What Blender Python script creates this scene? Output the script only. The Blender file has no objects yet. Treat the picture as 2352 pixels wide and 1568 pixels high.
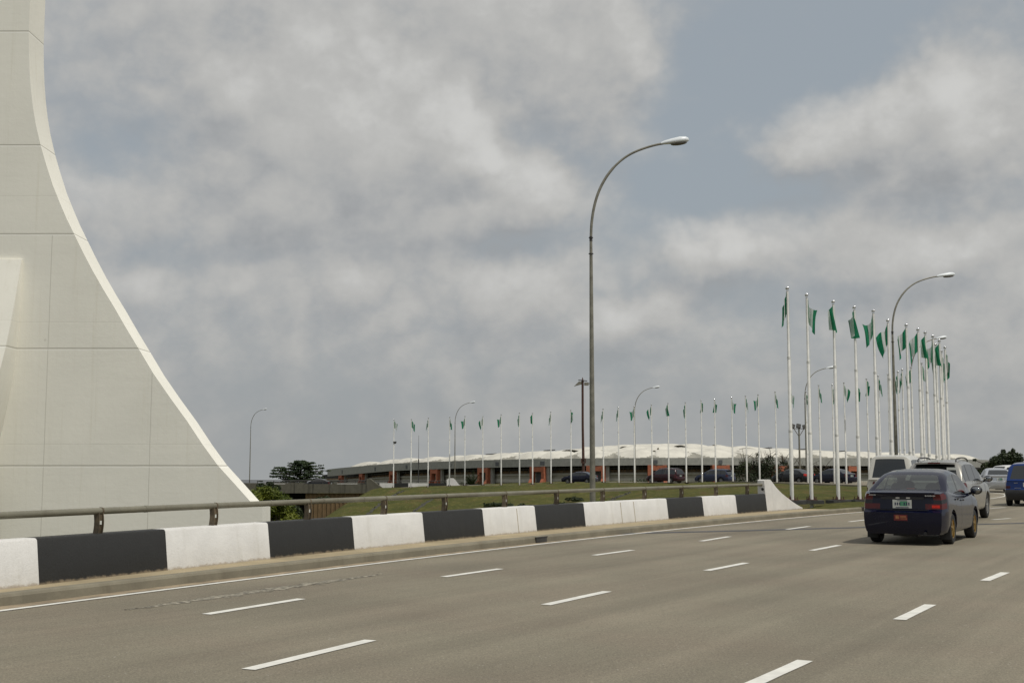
import bpy, bmesh, math, random
import numpy as np
from mathutils import Vector, Matrix
R = math.radians
rnd = random.Random(7)
C = bpy.context.scene.collection
sc = bpy.context.scene

# ------------------------------------------------------------------ camera, sky, sun, exposure
CAM_H, F, HOR = 1.6, 2800.0, 1070.0            # eye height, focal length and horizon row of a 2352 px wide frame
PITCH = math.atan((HOR - 784.0) / F)
cam_d = bpy.data.cameras.new('camera'); cam = bpy.data.objects.new('camera', cam_d); C.objects.link(cam)
cam.location = (0, 0, CAM_H); cam.rotation_euler = (R(90) + PITCH, 0, 0)
cam_d.sensor_width = 36; cam_d.lens = F / 2352 * 36; cam_d.clip_start = 0.2; cam_d.clip_end = 6000
sc.camera = cam
sc.view_settings.view_transform = 'Standard'; sc.view_settings.look = 'None'
sc.view_settings.exposure = 0.0; sc.view_settings.gamma = 1.0

SUN_DIR = Vector((.36, -.30, .885)).normalized()   # towards the sun
sun_el = math.asin(SUN_DIR.z); sun_az = math.atan2(SUN_DIR.x, SUN_DIR.y)
sun_d = bpy.data.lights.new('sun', 'SUN'); sun = bpy.data.objects.new('sun', sun_d); C.objects.link(sun)
sun_d.energy = 2.6; sun_d.angle = R(1.2); sun_d.color = (1.0, .955, .87)
sun.rotation_euler = (-SUN_DIR).to_track_quat('-Z', 'Y').to_euler()

def ray(u, v):
    dx, dy = (u - 1176) / F, (784 - v) / F
    return Vector((dx, math.cos(PITCH) - dy * math.sin(PITCH), math.sin(PITCH) + dy * math.cos(PITCH)))
def G(u, v, z=0.0):                              # ground point seen at a photo position
    d = ray(u, v); t = (z - CAM_H) / d.z
    return Vector((d.x * t, d.y * t, z))
def A(u, v, Y):                                  # point at distance Y
    d = ray(u, v); t = Y / d.y
    return Vector((d.x * t, Y, CAM_H + d.z * t))
def azel(u, v):
    d = ray(u, v).normalized()
    return math.atan2(d.x, d.y), math.asin(d.z)

class NT:
    def __init__(s, tree): s.t = tree; tree.nodes.clear()
    def n(s, ty, **kw):
        nd = s.t.nodes.new(ty)
        for k, v in kw.items(): setattr(nd, k, v)
        return nd
    def put(s, sock, v):
        if v is None: return
        if hasattr(v, 'is_linked') or isinstance(v, bpy.types.NodeSocket): s.t.links.new(v, sock)
        else: sock.default_value = v
    def m(s, op, a, b=None, c=None, clamp=False):
        nd = s.n('ShaderNodeMath', operation=op, use_clamp=clamp)
        s.put(nd.inputs[0], a); s.put(nd.inputs[1], b); s.put(nd.inputs[2], c)
        return nd.outputs[0]
    def mix(s, f, a, b, blend='MIX'):
        nd = s.n('ShaderNodeMix', data_type='RGBA', blend_type=blend, clamp_factor=True)
        s.put(nd.inputs[0], f); s.put(nd.inputs[6], a); s.put(nd.inputs[7], b)
        return nd.outputs[2]
    def smooth(s, x, a, b):
        nd = s.n('ShaderNodeMapRange', interpolation_type='SMOOTHSTEP')
        s.put(nd.inputs[0], x); nd.inputs[1].default_value = a; nd.inputs[2].default_value = b
        return nd.outputs[0]
    def noise(s, vec, scale, detail=4, rough=.55, dim='3D', lac=2.0):
        nd = s.n('ShaderNodeTexNoise', noise_dimensions=dim)
        s.put(nd.inputs['Vector'], vec); nd.inputs['Scale'].default_value = scale
        nd.inputs['Detail'].default_value = detail; nd.inputs['Roughness'].default_value = rough
        nd.inputs['Lacunarity'].default_value = lac
        return nd.outputs['Fac']
    def xyz(s, x, y, z):
        nd = s.n('ShaderNodeCombineXYZ')
        s.put(nd.inputs[0], x); s.put(nd.inputs[1], y); s.put(nd.inputs[2], z)
        return nd.outputs[0]

# cloud banks: (photo u, v, radius u, radius v, weight)
CLOUDS = [(450, 180, 420, 260, .20), (760, 250, 260, 170, .34), (960, 300, 170, 120, .22), (1040, 280, 90, 75, .24), (1130, 330, 60, 45, .12), (1250, 400, 80, 65, .26),
          (1110, 470, 230, 90, .26), (850, 420, 300, 130, .20), (250, 470, 190, 90, .16), (350, 640, 420, 110, .10), (1000, 690, 380, 110, .16),
          (1190, 665, 130, 60, .20), (1440, 715, 120, 50, .20), (1330, 760, 240, 60, .10),
          (1330, 100, 210, 140, .32), (1470, 90, 60, 60, .14), (1180, 60, 200, 120, .10),
          (1640, 560, 130, 75, .28), (1720, 610, 160, 60, .12), (1840, 290, 100, 80, .20), (1920, 320, 150, 90, .20), (2120, 270, 150, 120, .34), (2260, 230, 170, 150, .30), (2100, 390, 260, 80, .20),
          (2010, 560, 170, 70, .26), (2200, 545, 90, 50, .20), (2320, 560, 80, 90, .16), (1650, 280, 50, 25, .12),
          (1900, 760, 600, 120, .08), (700, 820, 800, 110, .06),
          (1850, 90, 330, 170, -.34), (1620, 330, 130, 160, -.26), (1480, 480, 120, 110, -.20), (1700, 430, 260, 50, -.20), (330, 330, 120, 70, -.16),
          (590, 80, 90, 60, -.16), (300, 575, 200, 40, -.12), (640, 570, 200, 45, -.10), (1250, 560, 200, 40, -.16), (1750, 700, 260, 40, -.10), (180, 330, 70, 110, -.08)]
def make_world():
    w = bpy.data.worlds.new('World'); sc.world = w; w.use_nodes = True
    N = NT(w.node_tree)
    tc = N.n('ShaderNodeTexCoord')
    sep = N.n('ShaderNodeSeparateXYZ'); w.node_tree.links.new(tc.outputs['Generated'], sep.inputs[0])
    x, y, z = sep.outputs
    zc = N.m('MAXIMUM', z, .012)
    sky = N.n('ShaderNodeTexSky', sky_type='NISHITA'); sky.sun_disc = False
    sky.sun_elevation = sun_el; sky.sun_rotation = sun_az; sky.air_density = 1.4; sky.dust_density = 3.0; sky.ozone_density = 1.0
    w.node_tree.links.new(N.xyz(x, y, zc), sky.inputs[0])
    az = N.m('ARCTAN2', x, y); el = N.m('ARCSINE', z)
    def density(da, de):
        a = N.m('ADD', az, da); e = N.m('ADD', el, de)
        p = N.xyz(a, N.m('MULTIPLY', e, 1.25), 0.0)
        w1 = N.m('SUBTRACT', N.noise(p, 9.0, 4, .58), .5)
        w2 = N.m('SUBTRACT', N.noise(N.xyz(e, a, 3.7), 9.0, 4, .58), .5)
        aw = N.m('ADD', a, N.m('MULTIPLY', w1, .11)); ew = N.m('ADD', e, N.m('MULTIPLY', w2, .085))
        d = N.m('MULTIPLY', N.m('SUBTRACT', N.noise(N.xyz(a, N.m('MULTIPLY', e, 1.5), 1.3), 6.5, 6, .55), .5), .75)
        bil = N.m('ABSOLUTE', N.m('SUBTRACT', N.m('MULTIPLY', N.noise(N.xyz(a, N.m('MULTIPLY', e, 1.15), 8.1), 19.0, 5, .55), 2.0), 1.0))
        d = N.m('ADD', d, N.m('MULTIPLY', bil, .33))
        for (u, v, ru, rv, wt) in CLOUDS:
            a0, e0 = azel(u, v)
            q = N.m('ADD', N.m('POWER', N.m('DIVIDE', N.m('SUBTRACT', aw, a0), ru / F), 2.0),
                    N.m('POWER', N.m('DIVIDE', N.m('SUBTRACT', ew, e0), rv / F), 2.0))
            if wt > 0 and ru < 200: q = N.m('POWER', q, 1.6)           # the towering heads have firmer edges
            d = N.m('ADD', d, N.m('MULTIPLY', N.m('EXPONENT', N.m('MULTIPLY', q, -.9)), wt))
        return d
    d0 = density(0.0, 0.0); d1 = density(.014, .026)
    cover = N.smooth(d0, -.26, .30)
    df = N.m('SUBTRACT', d0, d1)
    bri = N.m('ADD', N.m('MULTIPLY', df, 3.1), N.m('ADD', N.m('MULTIPLY', N.m('MINIMUM', d0, .5), .9), 4.30))
    bri = N.m('ADD', bri, N.m('MULTIPLY', N.m('MULTIPLY', N.smooth(df, .06, .46), N.smooth(d0, .15, .55)), 1.5))
    bri = N.m('MAXIMUM', bri, 3.42); bri0 = bri                      # bright heads roll off softly
    bri = N.m('SUBTRACT', 6.6, N.m('MULTIPLY', 2.2, N.m('EXPONENT', N.m('DIVIDE', N.m('SUBTRACT', 4.4, N.m('MAXIMUM', bri, 4.4)), 2.2))))
    bri = N.m('ADD', bri, N.m('MINIMUM', N.m('SUBTRACT', bri0, 4.4), 0.0))
    warm = N.mix(N.smooth(bri, 3.5, 4.9), (.962, .99, 1.012, 1), (1.0, .995, .965, 1))
    sc_n = N.n('ShaderNodeVectorMath', operation='SCALE'); N.put(sc_n.inputs[0], warm); N.put(sc_n.inputs['Scale'], bri)
    shade = sc_n.outputs[0]
    skyc = N.mix(.88, sky.outputs[0], (3.28, 3.66, 4.0, 1))
    col = N.mix(N.m('MULTIPLY', cover, .95), skyc, shade)
    hz = N.smooth(el, .15, -.03)                                    # thick air low over the horizon
    col = N.mix(N.m('MULTIPLY', hz, .66), col, (3.42, 3.50, 3.45, 1))
    up = N.smooth(el, .34, .75)                                     # bright broken cloud overhead
    col = N.mix(up, col, (4.9, 5.0, 5.1, 1))
    bg = N.n('ShaderNodeBackground'); bg.inputs[1].default_value = .1
    w.node_tree.links.new(col, bg.inputs[0])
    out = N.n('ShaderNodeOutputWorld'); w.node_tree.links.new(bg.outputs[0], out.inputs[0])
make_world()

# ------------------------------------------------------------------ helpers: tags, meshes, materials
def tag(o, label=None, cat=None, group=None, kind=None):
    if label: o['label'] = label
    if cat: o['category'] = cat
    if group: o['group'] = group
    if kind: o['kind'] = kind
    return o
def empty(name, loc=(0, 0, 0), rz=0.0):
    o = bpy.data.objects.new(name, None); C.objects.link(o); o.location = loc; o.rotation_euler = (0, 0, rz)
    o.empty_display_size = .3
    return o
def copy_tree(o, parent=None):
    c = o.copy(); C.objects.link(c); c.parent = parent
    for ch in list(o.children): copy_tree(ch, c)
    return c

class MB:
    def __init__(s): s.v = []; s.f = []; s.mi = []
    def add(s, vs, fs, mi=0):
        b = len(s.v); s.v += [tuple(p) for p in vs]
        for f in fs: s.f.append([i + b for i in f]); s.mi.append(mi)
    def box(s, c, d, mi=0, rz=0.0, M=None):
        c = Vector(c); h = Vector(d) / 2; vs = []
        rot = Matrix.Rotation(rz, 3, 'Z') if M is None else M
        for sx, sy, sz in ((-1,-1,-1),(1,-1,-1),(1,1,-1),(-1,1,-1),(-1,-1,1),(1,-1,1),(1,1,1),(-1,1,1)):
            vs.append(c + rot @ Vector((sx*h.x, sy*h.y, sz*h.z)))
        s.add(vs, [(0,3,2,1),(4,5,6,7),(0,1,5,4),(1,2,6,5),(2,3,7,6),(3,0,4,7)], mi)
    def bar(s, a, b, w, h, mi=0):
        a = Vector(a); b = Vector(b); d = b - a; L = d.length; d.normalize()
        up = Vector((0, 0, 1)) if abs(d.z) < .95 else Vector((1, 0, 0))
        x = d.cross(up).normalized(); z = x.cross(d)
        s.box((a + b) / 2, (w, L, h), mi, M=Matrix((x, d, z)).transposed())
    def tube(s, pts, rs, n=10, mi=0, caps=True):
        pts = [Vector(p) for p in pts]
        if not hasattr(rs, '__len__'): rs = [rs] * len(pts)
        rings = []; x = None
        for i, p in enumerate(pts):
            d = (pts[min(i+1, len(pts)-1)] - pts[max(i-1, 0)]).normalized()
            if x is None:
                up = Vector((0, 0, 1)) if abs(d.z) < .9 else Vector((0, 1, 0))
                x = d.cross(up).normalized()
            else: x = (x - d * x.dot(d)).normalized()
            y = d.cross(x)
            rings.append([p + (x * math.cos(2*math.pi*k/n) + y * math.sin(2*math.pi*k/n)) * rs[i] for k in range(n)])
        fs = []
        for i in range(len(pts)-1):
            for k in range(n): fs.append((i*n+k, i*n+(k+1) % n, (i+1)*n+(k+1) % n, (i+1)*n+k))
        if caps: fs.append(tuple(range(n-1, -1, -1))); fs.append(tuple((len(pts)-1)*n+k for k in range(n)))
        s.add([q for r_ in rings for q in r_], fs, mi)
    def lathe(s, prof, n=16, c=(0, 0, 0), axis='Z', mi=0):
        vs = []; c = Vector(c)
        for r_, h in prof:
            for k in range(n):
                a = 2*math.pi*k/n
                q = Vector((r_*math.cos(a), r_*math.sin(a), h))
                if axis == 'X': q = Vector((h, r_*math.cos(a), r_*math.sin(a)))
                vs.append(c + q)
        fs = [(i*n+k, i*n+(k+1) % n, (i+1)*n+(k+1) % n, (i+1)*n+k) for i in range(len(prof)-1) for k in range(n)]
        s.add(vs, fs, mi)
    def ball(s, c, r, n=12, mi=0, sc_=(1, 1, 1)):
        c = Vector(c); vs = []; m = n // 2
        for i in range(m + 1):
            t = math.pi * i / m
            for k in range(n):
                a = 2*math.pi*k/n
                vs.append(c + Vector((r*sc_[0]*math.sin(t)*math.cos(a), r*sc_[1]*math.sin(t)*math.sin(a), r*sc_[2]*math.cos(t))))
        s.add(vs, [(i*n+k, (i+1)*n+k, (i+1)*n+(k+1) % n, i*n+(k+1) % n) for i in range(m) for k in range(n)], mi)
    def prism(s, front, back, mi=0, side=None):           # two matching loops
        n = len(front)
        s.add(list(front) + list(back), [tuple(range(n)), tuple(range(2*n-1, n-1, -1))], mi)
        b = len(s.v) - 2*n
        for i in range(n):
            j = (i+1) % n
            s.f.append([b+i, b+n+i, b+n+j, b+j]); s.mi.append(mi if side is None else side)
    def build(s, name, mats, parent=None, sharp=40, smooth=True, fixn=True):
        me = bpy.data.meshes.new(name); me.from_pydata(s.v, [], s.f)
        if not isinstance(mats, (list, tuple)): mats = [mats]
        for m in mats: me.materials.append(m)
        me.polygons.foreach_set('material_index', s.mi)
        if fixn and len(s.f) < 60000:
            bm = bmesh.new(); bm.from_mesh(me); bmesh.ops.recalc_face_normals(bm, faces=bm.faces); bm.to_mesh(me); bm.free()
        if smooth:
            me.polygons.foreach_set('use_smooth', [True]*len(me.polygons))
            me.set_sharp_from_angle(angle=R(sharp))
        me.update()
        o = bpy.data.objects.new(name, me); C.objects.link(o)
        if parent: o.parent = parent
        return o

def bsdf(name, col, rough=.6, metal=0.0, spec=.5, coat=0.0):
    m = bpy.data.materials.new(name); m.use_nodes = True
    N = NT(m.node_tree)
    b = N.n('ShaderNodeBsdfPrincipled'); out = N.n('ShaderNodeOutputMaterial')
    m.node_tree.links.new(b.outputs[0], out.inputs[0])
    b.inputs['Base Color'].default_value = (*col, 1); b.inputs['Roughness'].default_value = rough
    b.inputs['Metallic'].default_value = metal; b.inputs['Specular IOR Level'].default_value = spec
    b.inputs['Coat Weight'].default_value = coat; b.inputs['Coat Roughness'].default_value = .04
    return m, N, b
def coord(N, which='Object'):
    return N.n('ShaderNodeTexCoord').outputs[which]
def mapping(N, vec, scale=(1, 1, 1), rot=(0, 0, 0)):
    nd = N.n('ShaderNodeMapping'); N.put(nd.inputs[0], vec); nd.inputs['Scale'].default_value = scale; nd.inputs['Rotation'].default_value = rot
    return nd.outputs[0]
def bump(N, b, h, strength=.3, dist=.02):
    nd = N.n('ShaderNodeBump'); nd.inputs['Strength'].default_value = strength; nd.inputs['Distance'].default_value = dist
    N.put(nd.inputs['Height'], h); N.put(b.inputs['Normal'], nd.outputs[0])
def simple(name, col, rough=.6, metal=0.0, var=.15, scale=3.0, spec=.5, coat=0.0, bmp=0.0, bscale=30.0):
    m, N, b = bsdf(name, col, rough, metal, spec, coat)
    p = coord(N)
    if var:
        f = N.noise(p, scale, 5, .6)
        lo = tuple(c*(1-var) for c in col); hi = tuple(min(1, c*(1+var)) for c in col)
        N.put(b.inputs['Base Color'], N.mix(N.smooth(f, .3, .7), (*lo, 1), (*hi, 1)))
    if bmp: bump(N, b, N.noise(p, bscale, 4, .6), bmp, .01)
    return m
M = {}
M['white_pole'] = simple('white_pole', (.70, .69, .65), .45, var=.10, scale=2)
M['steel'] = simple('galvanised_steel', (.215, .205, .165), .5, .2, var=.22, scale=4)
M['chrome'] = simple('chrome', (.75, .75, .75), .15, 1.0, var=0)
M['mirror'] = simple('mirror_silver', (.30, .31, .32), .1, 1.0, var=0)
M['lamp_white'] = simple('lamp_white', (.72, .76, .78), .35, var=.05)
M['lamp_lens'] = simple('lamp_lens', (.12, .11, .09), .25, var=.1)
M['black_rubber'] = simple('black_rubber', (.018, .018, .018), .75, var=.2)
M['trim'] = simple('black_trim', (.015, .015, .017), .45, var=.1)
M['glass'] = simple('car_glass', (.012, .015, .016), .04, var=0, spec=.9)
M['red'] = simple('red_lens', (.085, .004, .005), .18, var=.1, scale=20)
M['red_dark'] = simple('dark_red_lens', (.05, .004, .006), .18, var=.1, scale=20)
M['smoke'] = simple('smoked_lens', (.012, .01, .012), .15, var=0)
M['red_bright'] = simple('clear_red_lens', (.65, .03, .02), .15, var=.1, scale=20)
M['lens_clear'] = simple('clear_lens', (.62, .60, .55), .15, var=.1, scale=20)
M['gold'] = simple('gold_rim', (.42, .29, .10), .32, .75, var=.15, scale=10)
M['alloy'] = simple('alloy_rim', (.45, .45, .44), .35, .7, var=.1)
M['plate'] = simple('plate_white', (.62, .64, .60), .5, var=.06)
M['plate_green'] = simple('plate_green', (.10, .35, .20), .5, var=.1, scale=30)
M['plate_ink'] = simple('plate_ink', (.02, .03, .08), .5, var=0)
M['rust'] = simple('rusty_iron', (.075, .035, .025), .8, var=.35, scale=6)
M['dark_iron'] = simple('dark_iron', (.05, .048, .045), .7, var=.2)
M['base'] = simple('base_pad_concrete', (.055, .055, .052), .85, var=.25, scale=4)
M['flag_green'] = simple('flag_green', (.024, .27, .135), .8, var=.10, scale=3)
M['flag_white'] = simple('flag_white', (.86, .87, .86), .8, var=.05, scale=3)
M['road_paint'] = simple('road_paint', (.66, .65, .60), .7, var=.10, scale=5, bmp=.15, bscale=60)
M['bark'] = simple('bark', (.07, .055, .04), .9, var=.3, scale=8)
for k in ('flag_green', 'flag_white'):
    mt = M[k]; N_ = mt.node_tree; b_ = [n for n in N_.nodes if n.type == 'BSDF_PRINCIPLED'][0]
    tr = N_.nodes.new('ShaderNodeBsdfTranslucent'); mx = N_.nodes.new('ShaderNodeMixShader'); mx.inputs[0].default_value = .60
    tr.inputs[0].default_value = b_.inputs['Base Color'].default_value
    if b_.inputs['Base Color'].is_linked: N_.links.new(b_.inputs['Base Color'].links[0].from_socket, tr.inputs[0])
    o_ = [n for n in N_.nodes if n.type == 'OUTPUT_MATERIAL'][0]
    N_.links.new(b_.outputs[0], mx.inputs[1]); N_.links.new(tr.outputs[0], mx.inputs[2]); N_.links.new(mx.outputs[0], o_.inputs[0])

def car_paint(name, col, metal=.35, rough=.28):
    m, N, b = bsdf(name, col, rough*.7, metal, .15, .45)
    p = coord(N); d = N.smooth(N.noise(p, 2.2, 4, .6), .35, .8)
    N.put(b.inputs['Base Color'], N.mix(N.m('MULTIPLY', d, .05), (*col, 1), (col[0]*.6+.05, col[1]*.6+.045, col[2]*.6+.035, 1)))
    N.put(b.inputs['Roughness'], N.m('ADD', N.m('MULTIPLY', d, .06), rough*.7))
    return m

def concrete(name, col, stain=(.2, .17, .12), streak=True, amount=.4):
    m, N, b = bsdf(name, col, .85, spec=.3)
    p = coord(N)
    f = N.noise(p, 1.6, 6, .65)
    c = N.mix(N.smooth(f, .35, .75), (*[q*.85 for q in col], 1), (*[min(1, q*1.12) for q in col], 1))
    if streak:
        s_ = N.noise(mapping(N, p, (2.2, 2.2, .12)), 1.0, 5, .7)
        c = N.mix(N.m('MULTIPLY', N.smooth(s_, .50, .72), amount), c, (*stain, 1))
    g = N.noise(p, 45, 3, .6)
    c = N.mix(N.m('MULTIPLY', N.smooth(g, .45, .8), .25), c, (*[q*.6 for q in col], 1))
    N.put(b.inputs['Base Color'], c)
    bump(N, b, N.noise(p, 28, 5, .7), .35, .012)
    return m
M['concrete'] = concrete('concrete', (.215, .195, .145), (.13, .105, .07), amount=.35)
M['old_concrete'] = concrete('old_concrete', (.125, .118, .092), (.035, .033, .027), amount=.9)
M['sidewalk'] = concrete('sandy_sidewalk', (.37, .305, .195), streak=False)

def painted_wall(name, col):
    m, N, b = bsdf(name, col, .55 if col[0] < .2 else .65, spec=.4)
    p = coord(N)
    f = N.noise(p, 2.3, 6, .65)
    c = N.mix(N.smooth(f, .3, .75), (*[q*.93 for q in col], 1), (*[min(1, q*1.05) for q in col], 1))
    st = N.noise(mapping(N, p, (3, 3, .25)), 1.0, 5, .7)
    c = N.mix(N.m('MULTIPLY', N.smooth(st, .50, .75), .30), c, (col[0]*.6+.02, col[1]*.58+.02, col[2]*.52+.015, 1))
    sep = N.n('ShaderNodeSeparateXYZ'); N.put(sep.inputs[0], p)
    low = N.smooth(N.m('ADD', sep.outputs[2], N.m('MULTIPLY', N.noise(p, 9, 4, .7), .10)), .095, .05)
    c = N.mix(N.m('MULTIPLY', low, .7), c, (.34, .27, .18, 1))
    N.put(b.inputs['Base Color'], c)
    bump(N, b, N.m('ADD', N.noise(p, 34, 4, .7), N.m('MULTIPLY', N.noise(p, 5, 3, .5), 1.2)), .45, .012)
    return m
M['wall_white'] = painted_wall('white_wall_paint', (.69, .68, .655))
M['wall_black'] = painted_wall('black_wall_paint', (.022, .022, .021))

def leaf_mat(name, dark, light, scale=.8, trans=.3):
    m, N, b = bsdf(name, light, .55, spec=.35)
    p = coord(N); f = N.noise(p, scale, 4, .6); g = N.noise(p, 11, 2, .5)
    c = N.mix(N.smooth(N.m('ADD', N.m('MULTIPLY', f, .7), N.m('MULTIPLY', g, .3)), .38, .62), (*dark, 1), (*light, 1))
    N.put(b.inputs['Base Color'], c)
    tr = N.n('ShaderNodeBsdfTranslucent'); N.put(tr.inputs[0], c)
    mx = N.n('ShaderNodeMixShader'); mx.inputs[0].default_value = trans
    o = [n for n in m.node_tree.nodes if n.type == 'OUTPUT_MATERIAL'][0]
    m.node_tree.links.new(b.outputs[0], mx.inputs[1]); m.node_tree.links.new(tr.outputs[0], mx.inputs[2])
    m.node_tree.links.new(mx.outputs[0], o.inputs[0])
    return m
M['leaf_mango'] = leaf_mat('mango_leaves', (.050, .080, .010), (.170, .195, .022), 1.1)
M['leaf_dark'] = leaf_mat('dark_leaves', (.018, .030, .010), (.040, .055, .016), .5, .15)
M['leaf_tier'] = leaf_mat('tiered_tree_leaves', (.014, .030, .010), (.035, .058, .014), .5, .15)
M['leaf_brown'] = leaf_mat('dry_scrub_leaves', (.035, .035, .015), (.075, .065, .025), .6)

def asphalt():
    m, N, b = bsdf('asphalt', (.15, .14, .12), .82, spec=.35)
    p = coord(N)
    rot = mapping(N, p, (1, 1, 1), (0, 0, R(31)))               # x across, y along the lanes
    grain = N.noise(p, 48, 3, .8); mid = N.noise(p, 14, 4, .75); big = N.noise(p, .22, 5, .6)
    along = N.noise(mapping(N, rot, (1.1, .03, 1)), 1.0, 4, .6)
    fine = N.noise(mapping(N, rot, (9, .25, 1)), 1.0, 4, .65)
    v = N.m('ADD', N.m('MULTIPLY', N.m('SUBTRACT', grain, .5), 2.0), 1.0)
    v = N.m('MULTIPLY', v, N.m('ADD', N.m('MULTIPLY', N.m('SUBTRACT', mid, .5), .6), 1.0))
    v = N.m('MULTIPLY', v, N.m('ADD', N.m('MULTIPLY', N.m('SUBTRACT', big, .5), .8), 1.0))
    v = N.m('MULTIPLY', v, N.m('ADD', N.m('MULTIPLY', N.m('SUBTRACT', along, .5), .85), 1.0))
    v = N.m('MULTIPLY', v, N.m('ADD', N.m('MULTIPLY', N.m('SUBTRACT', fine, .5), .22), 1.0))
    mulv = N.n('ShaderNodeVectorMath', operation='SCALE')
    tint = N.mix(N.smooth(N.noise(p, .5, 4, .6), .35, .7), (.196, .176, .130, 1), (.200, .172, .128, 1))
    N.put(mulv.inputs[0], tint); N.put(mulv.inputs['Scale'], v)
    speck = N.n('ShaderNodeTexVoronoi'); N.put(speck.inputs['Vector'], p); speck.inputs['Scale'].default_value = 16
    sp = N.m('MULTIPLY', N.smooth(speck.outputs['Distance'], .17, .07), N.smooth(N.noise(p, 3.1, 2, .5), .50, .66))
    c = N.mix(N.m('MULTIPLY', sp, .8), mulv.outputs[0], (.42, .40, .36, 1))
    # hairline cracks running with the lanes
    sepr = N.n('ShaderNodeSeparateXYZ'); N.put(sepr.inputs[0], rot)
    wob = N.m('MULTIPLY', N.m('SUBTRACT', N.noise(p, .9, 5, .7), .5), .5)
    for xo in (-1.05, 4.6):
        dd = N.m('ABSOLUTE', N.m('SUBTRACT', N.m('ADD', sepr.outputs[0], wob), xo))
        brk = N.smooth(N.noise(p, .8, 3, .6), .42, .55)
        c = N.mix(N.m('MULTIPLY', N.m('MULTIPLY', N.smooth(dd, .016, .004), brk), .65), c, (.045, .04, .035, 1))
    N.put(b.inputs['Base Color'], c)
    bump(N, b, N.m('ADD', grain, N.m('MULTIPLY', mid, .6)), .75, .012)
    return m
M['asphalt'] = asphalt()
M['joint_tar'] = simple('tar_joint', (.055, .055, .06), .6, var=.3, scale=4, bmp=.3)
M['patch'] = simple('crumbled_patch', (.205, .188, .148), .9, var=.6, scale=11, bmp=.9, bscale=26)
M['sand'] = simple('gutter_sand', (.27, .215, .145), .95, var=.25, scale=3, bmp=.3, bscale=50)
M['ring_asphalt'] = simple('ring_asphalt', (.14, .125, .10), .9, var=.2, scale=1)

def grass_mat():
    m, N, b = bsdf('grass', (.08, .10, .03), .9, spec=.15)
    p = coord(N)
    f = N.noise(p, .16, 5, .65); g = N.noise(p, 2.4, 5, .75)
    c = N.mix(N.smooth(N.m('ADD', N.m('MULTIPLY', f, .5), N.m('MULTIPLY', g, .5)), .36, .64), (.052, .062, .010, 1), (.125, .112, .026, 1))
    e = N.noise(mapping(N, p, (1, .25, 1), (0, 0, R(-28))), .55, 5, .7)
    c = N.mix(N.m('MULTIPLY', N.smooth(e, .52, .66), .7), c, (.15, .095, .04, 1))
    bl = N.noise(p, 14, 3, .7)
    c = N.mix(N.smooth(bl, .35, .75), N.mix(.5, c, (.025, .036, .006, 1)), c)
    st_ = N.noise(mapping(N, p, (1, .22, 1), (0, 0, R(35))), 1.6, 5, .75)
    c = N.mix(N.m('MULTIPLY', N.smooth(st_, .5, .68), .45), c, (.165, .150, .045, 1))
    N.put(b.inputs['Base Color'], c)
    bump(N, b, N.m('ADD', N.noise(p, 9, 5, .75), N.m('MULTIPLY', N.noise(p, 1.1, 3, .6), 2)), .8, .10)
    return m
M['grass'] = grass_mat()

# ------------------------------------------------------------------ road frame: s runs along the lanes, t to the left of them
AZ = R(30.5)
DV = Vector((math.sin(AZ), math.cos(AZ), 0)); LV = Vector((-math.cos(AZ), math.sin(AZ), 0))
def st(p): return p.dot(DV), p.dot(LV)
def P(s, t, z=0.0): return DV*s + LV*t + Vector((0, 0, z))
def fit(pts, z, deg=2):
    q = [st(G(u, v, z)) for u, v in pts]
    return np.poly1d(np.polyfit([a for a, _ in q], [b for _, b in q], deg))
kerb_fit = fit([(184, 1374), (457, 1331), (827, 1295), (1050, 1265.5), (1378, 1232.5), (1892, 1180), (1983, 1174)], 0)
wall_fit = fit([(0, 1357), (184, 1331), (386, 1307.5), (621, 1281.5), (827, 1262.5), (975, 1245.5), (1116, 1232.5), (1233, 1219), (1346, 1209), (1536, 1192.5), (1618, 1186), (1694, 1180), (1763, 1174)], .13)
def linept(f, s, z=0.0, off=0.0):
    d = f.deriv()(s); n = (LV - DV*d).normalized()
    return P(s, f(s), z) + n*off
def s_at(f, u, z=0.0):                                    # where the line crosses photo column u
    lo, hi = 2.0, 70.0
    k = (u - 1176) / F
    g = lambda s: linept(f, s, z).x - k*linept(f, s, z).y*1.0
    for _ in range(60):
        m_ = (lo+hi)/2
        q = linept(f, m_, z)
        # project exactly
        rel = q - Vector((0, 0, CAM_H)); fw = rel.y*math.cos(PITCH) + rel.z*math.sin(PITCH)
        if fw <= .1 or 1176 + F*rel.x/fw < u: lo = m_
        else: hi = m_
    return (lo+hi)/2
S_END = s_at(wall_fit, 1763, .13)
S_K0 = s_at(kerb_fit, 1983, 0)
# kerb goes on round the grass ring after the straight
kp = linept(kerb_fit, S_K0)
ring_path = [kp, (14.2, 46.5, 0), (16.8, 51, 0), (20, 56.5, 0), (23.4, 62, 0), (26.0, 67, 0), (27.7, 72, 0), (28.5, 78, 0), (28.3, 86, 0), (27, 96, 0), (24.5, 108, 0), (21, 122, 0)]
def smoothpath(pts, n=8):
    pts = [Vector(p) for p in pts]; out = []
    for i in range(len(pts)-1):
        p0 = pts[max(i-1, 0)]; p1 = pts[i]; p2 = pts[i+1]; p3 = pts[min(i+2, len(pts)-1)]
        for k in range(n):
            t = k/n
            out.append(.5*((2*p1) + (-p0+p2)*t + (2*p0-5*p1+4*p2-p3)*t*t + (-p0+3*p1-3*p2+p3)*t**3))
    out.append(pts[-1]); return out
kerb_line = [linept(kerb_fit, s) for s in np.linspace(-12, S_K0-.6, 60)] + smoothpath(ring_path)
def normals(path):
    out = []
    for i in range(len(path)):
        d = (path[min(i+1, len(path)-1)] - path[max(i-1, 0)]).normalized()
        out.append(Vector((-d.y, d.x, 0)))
    return out
kerb_n = normals(kerb_line)
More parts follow.
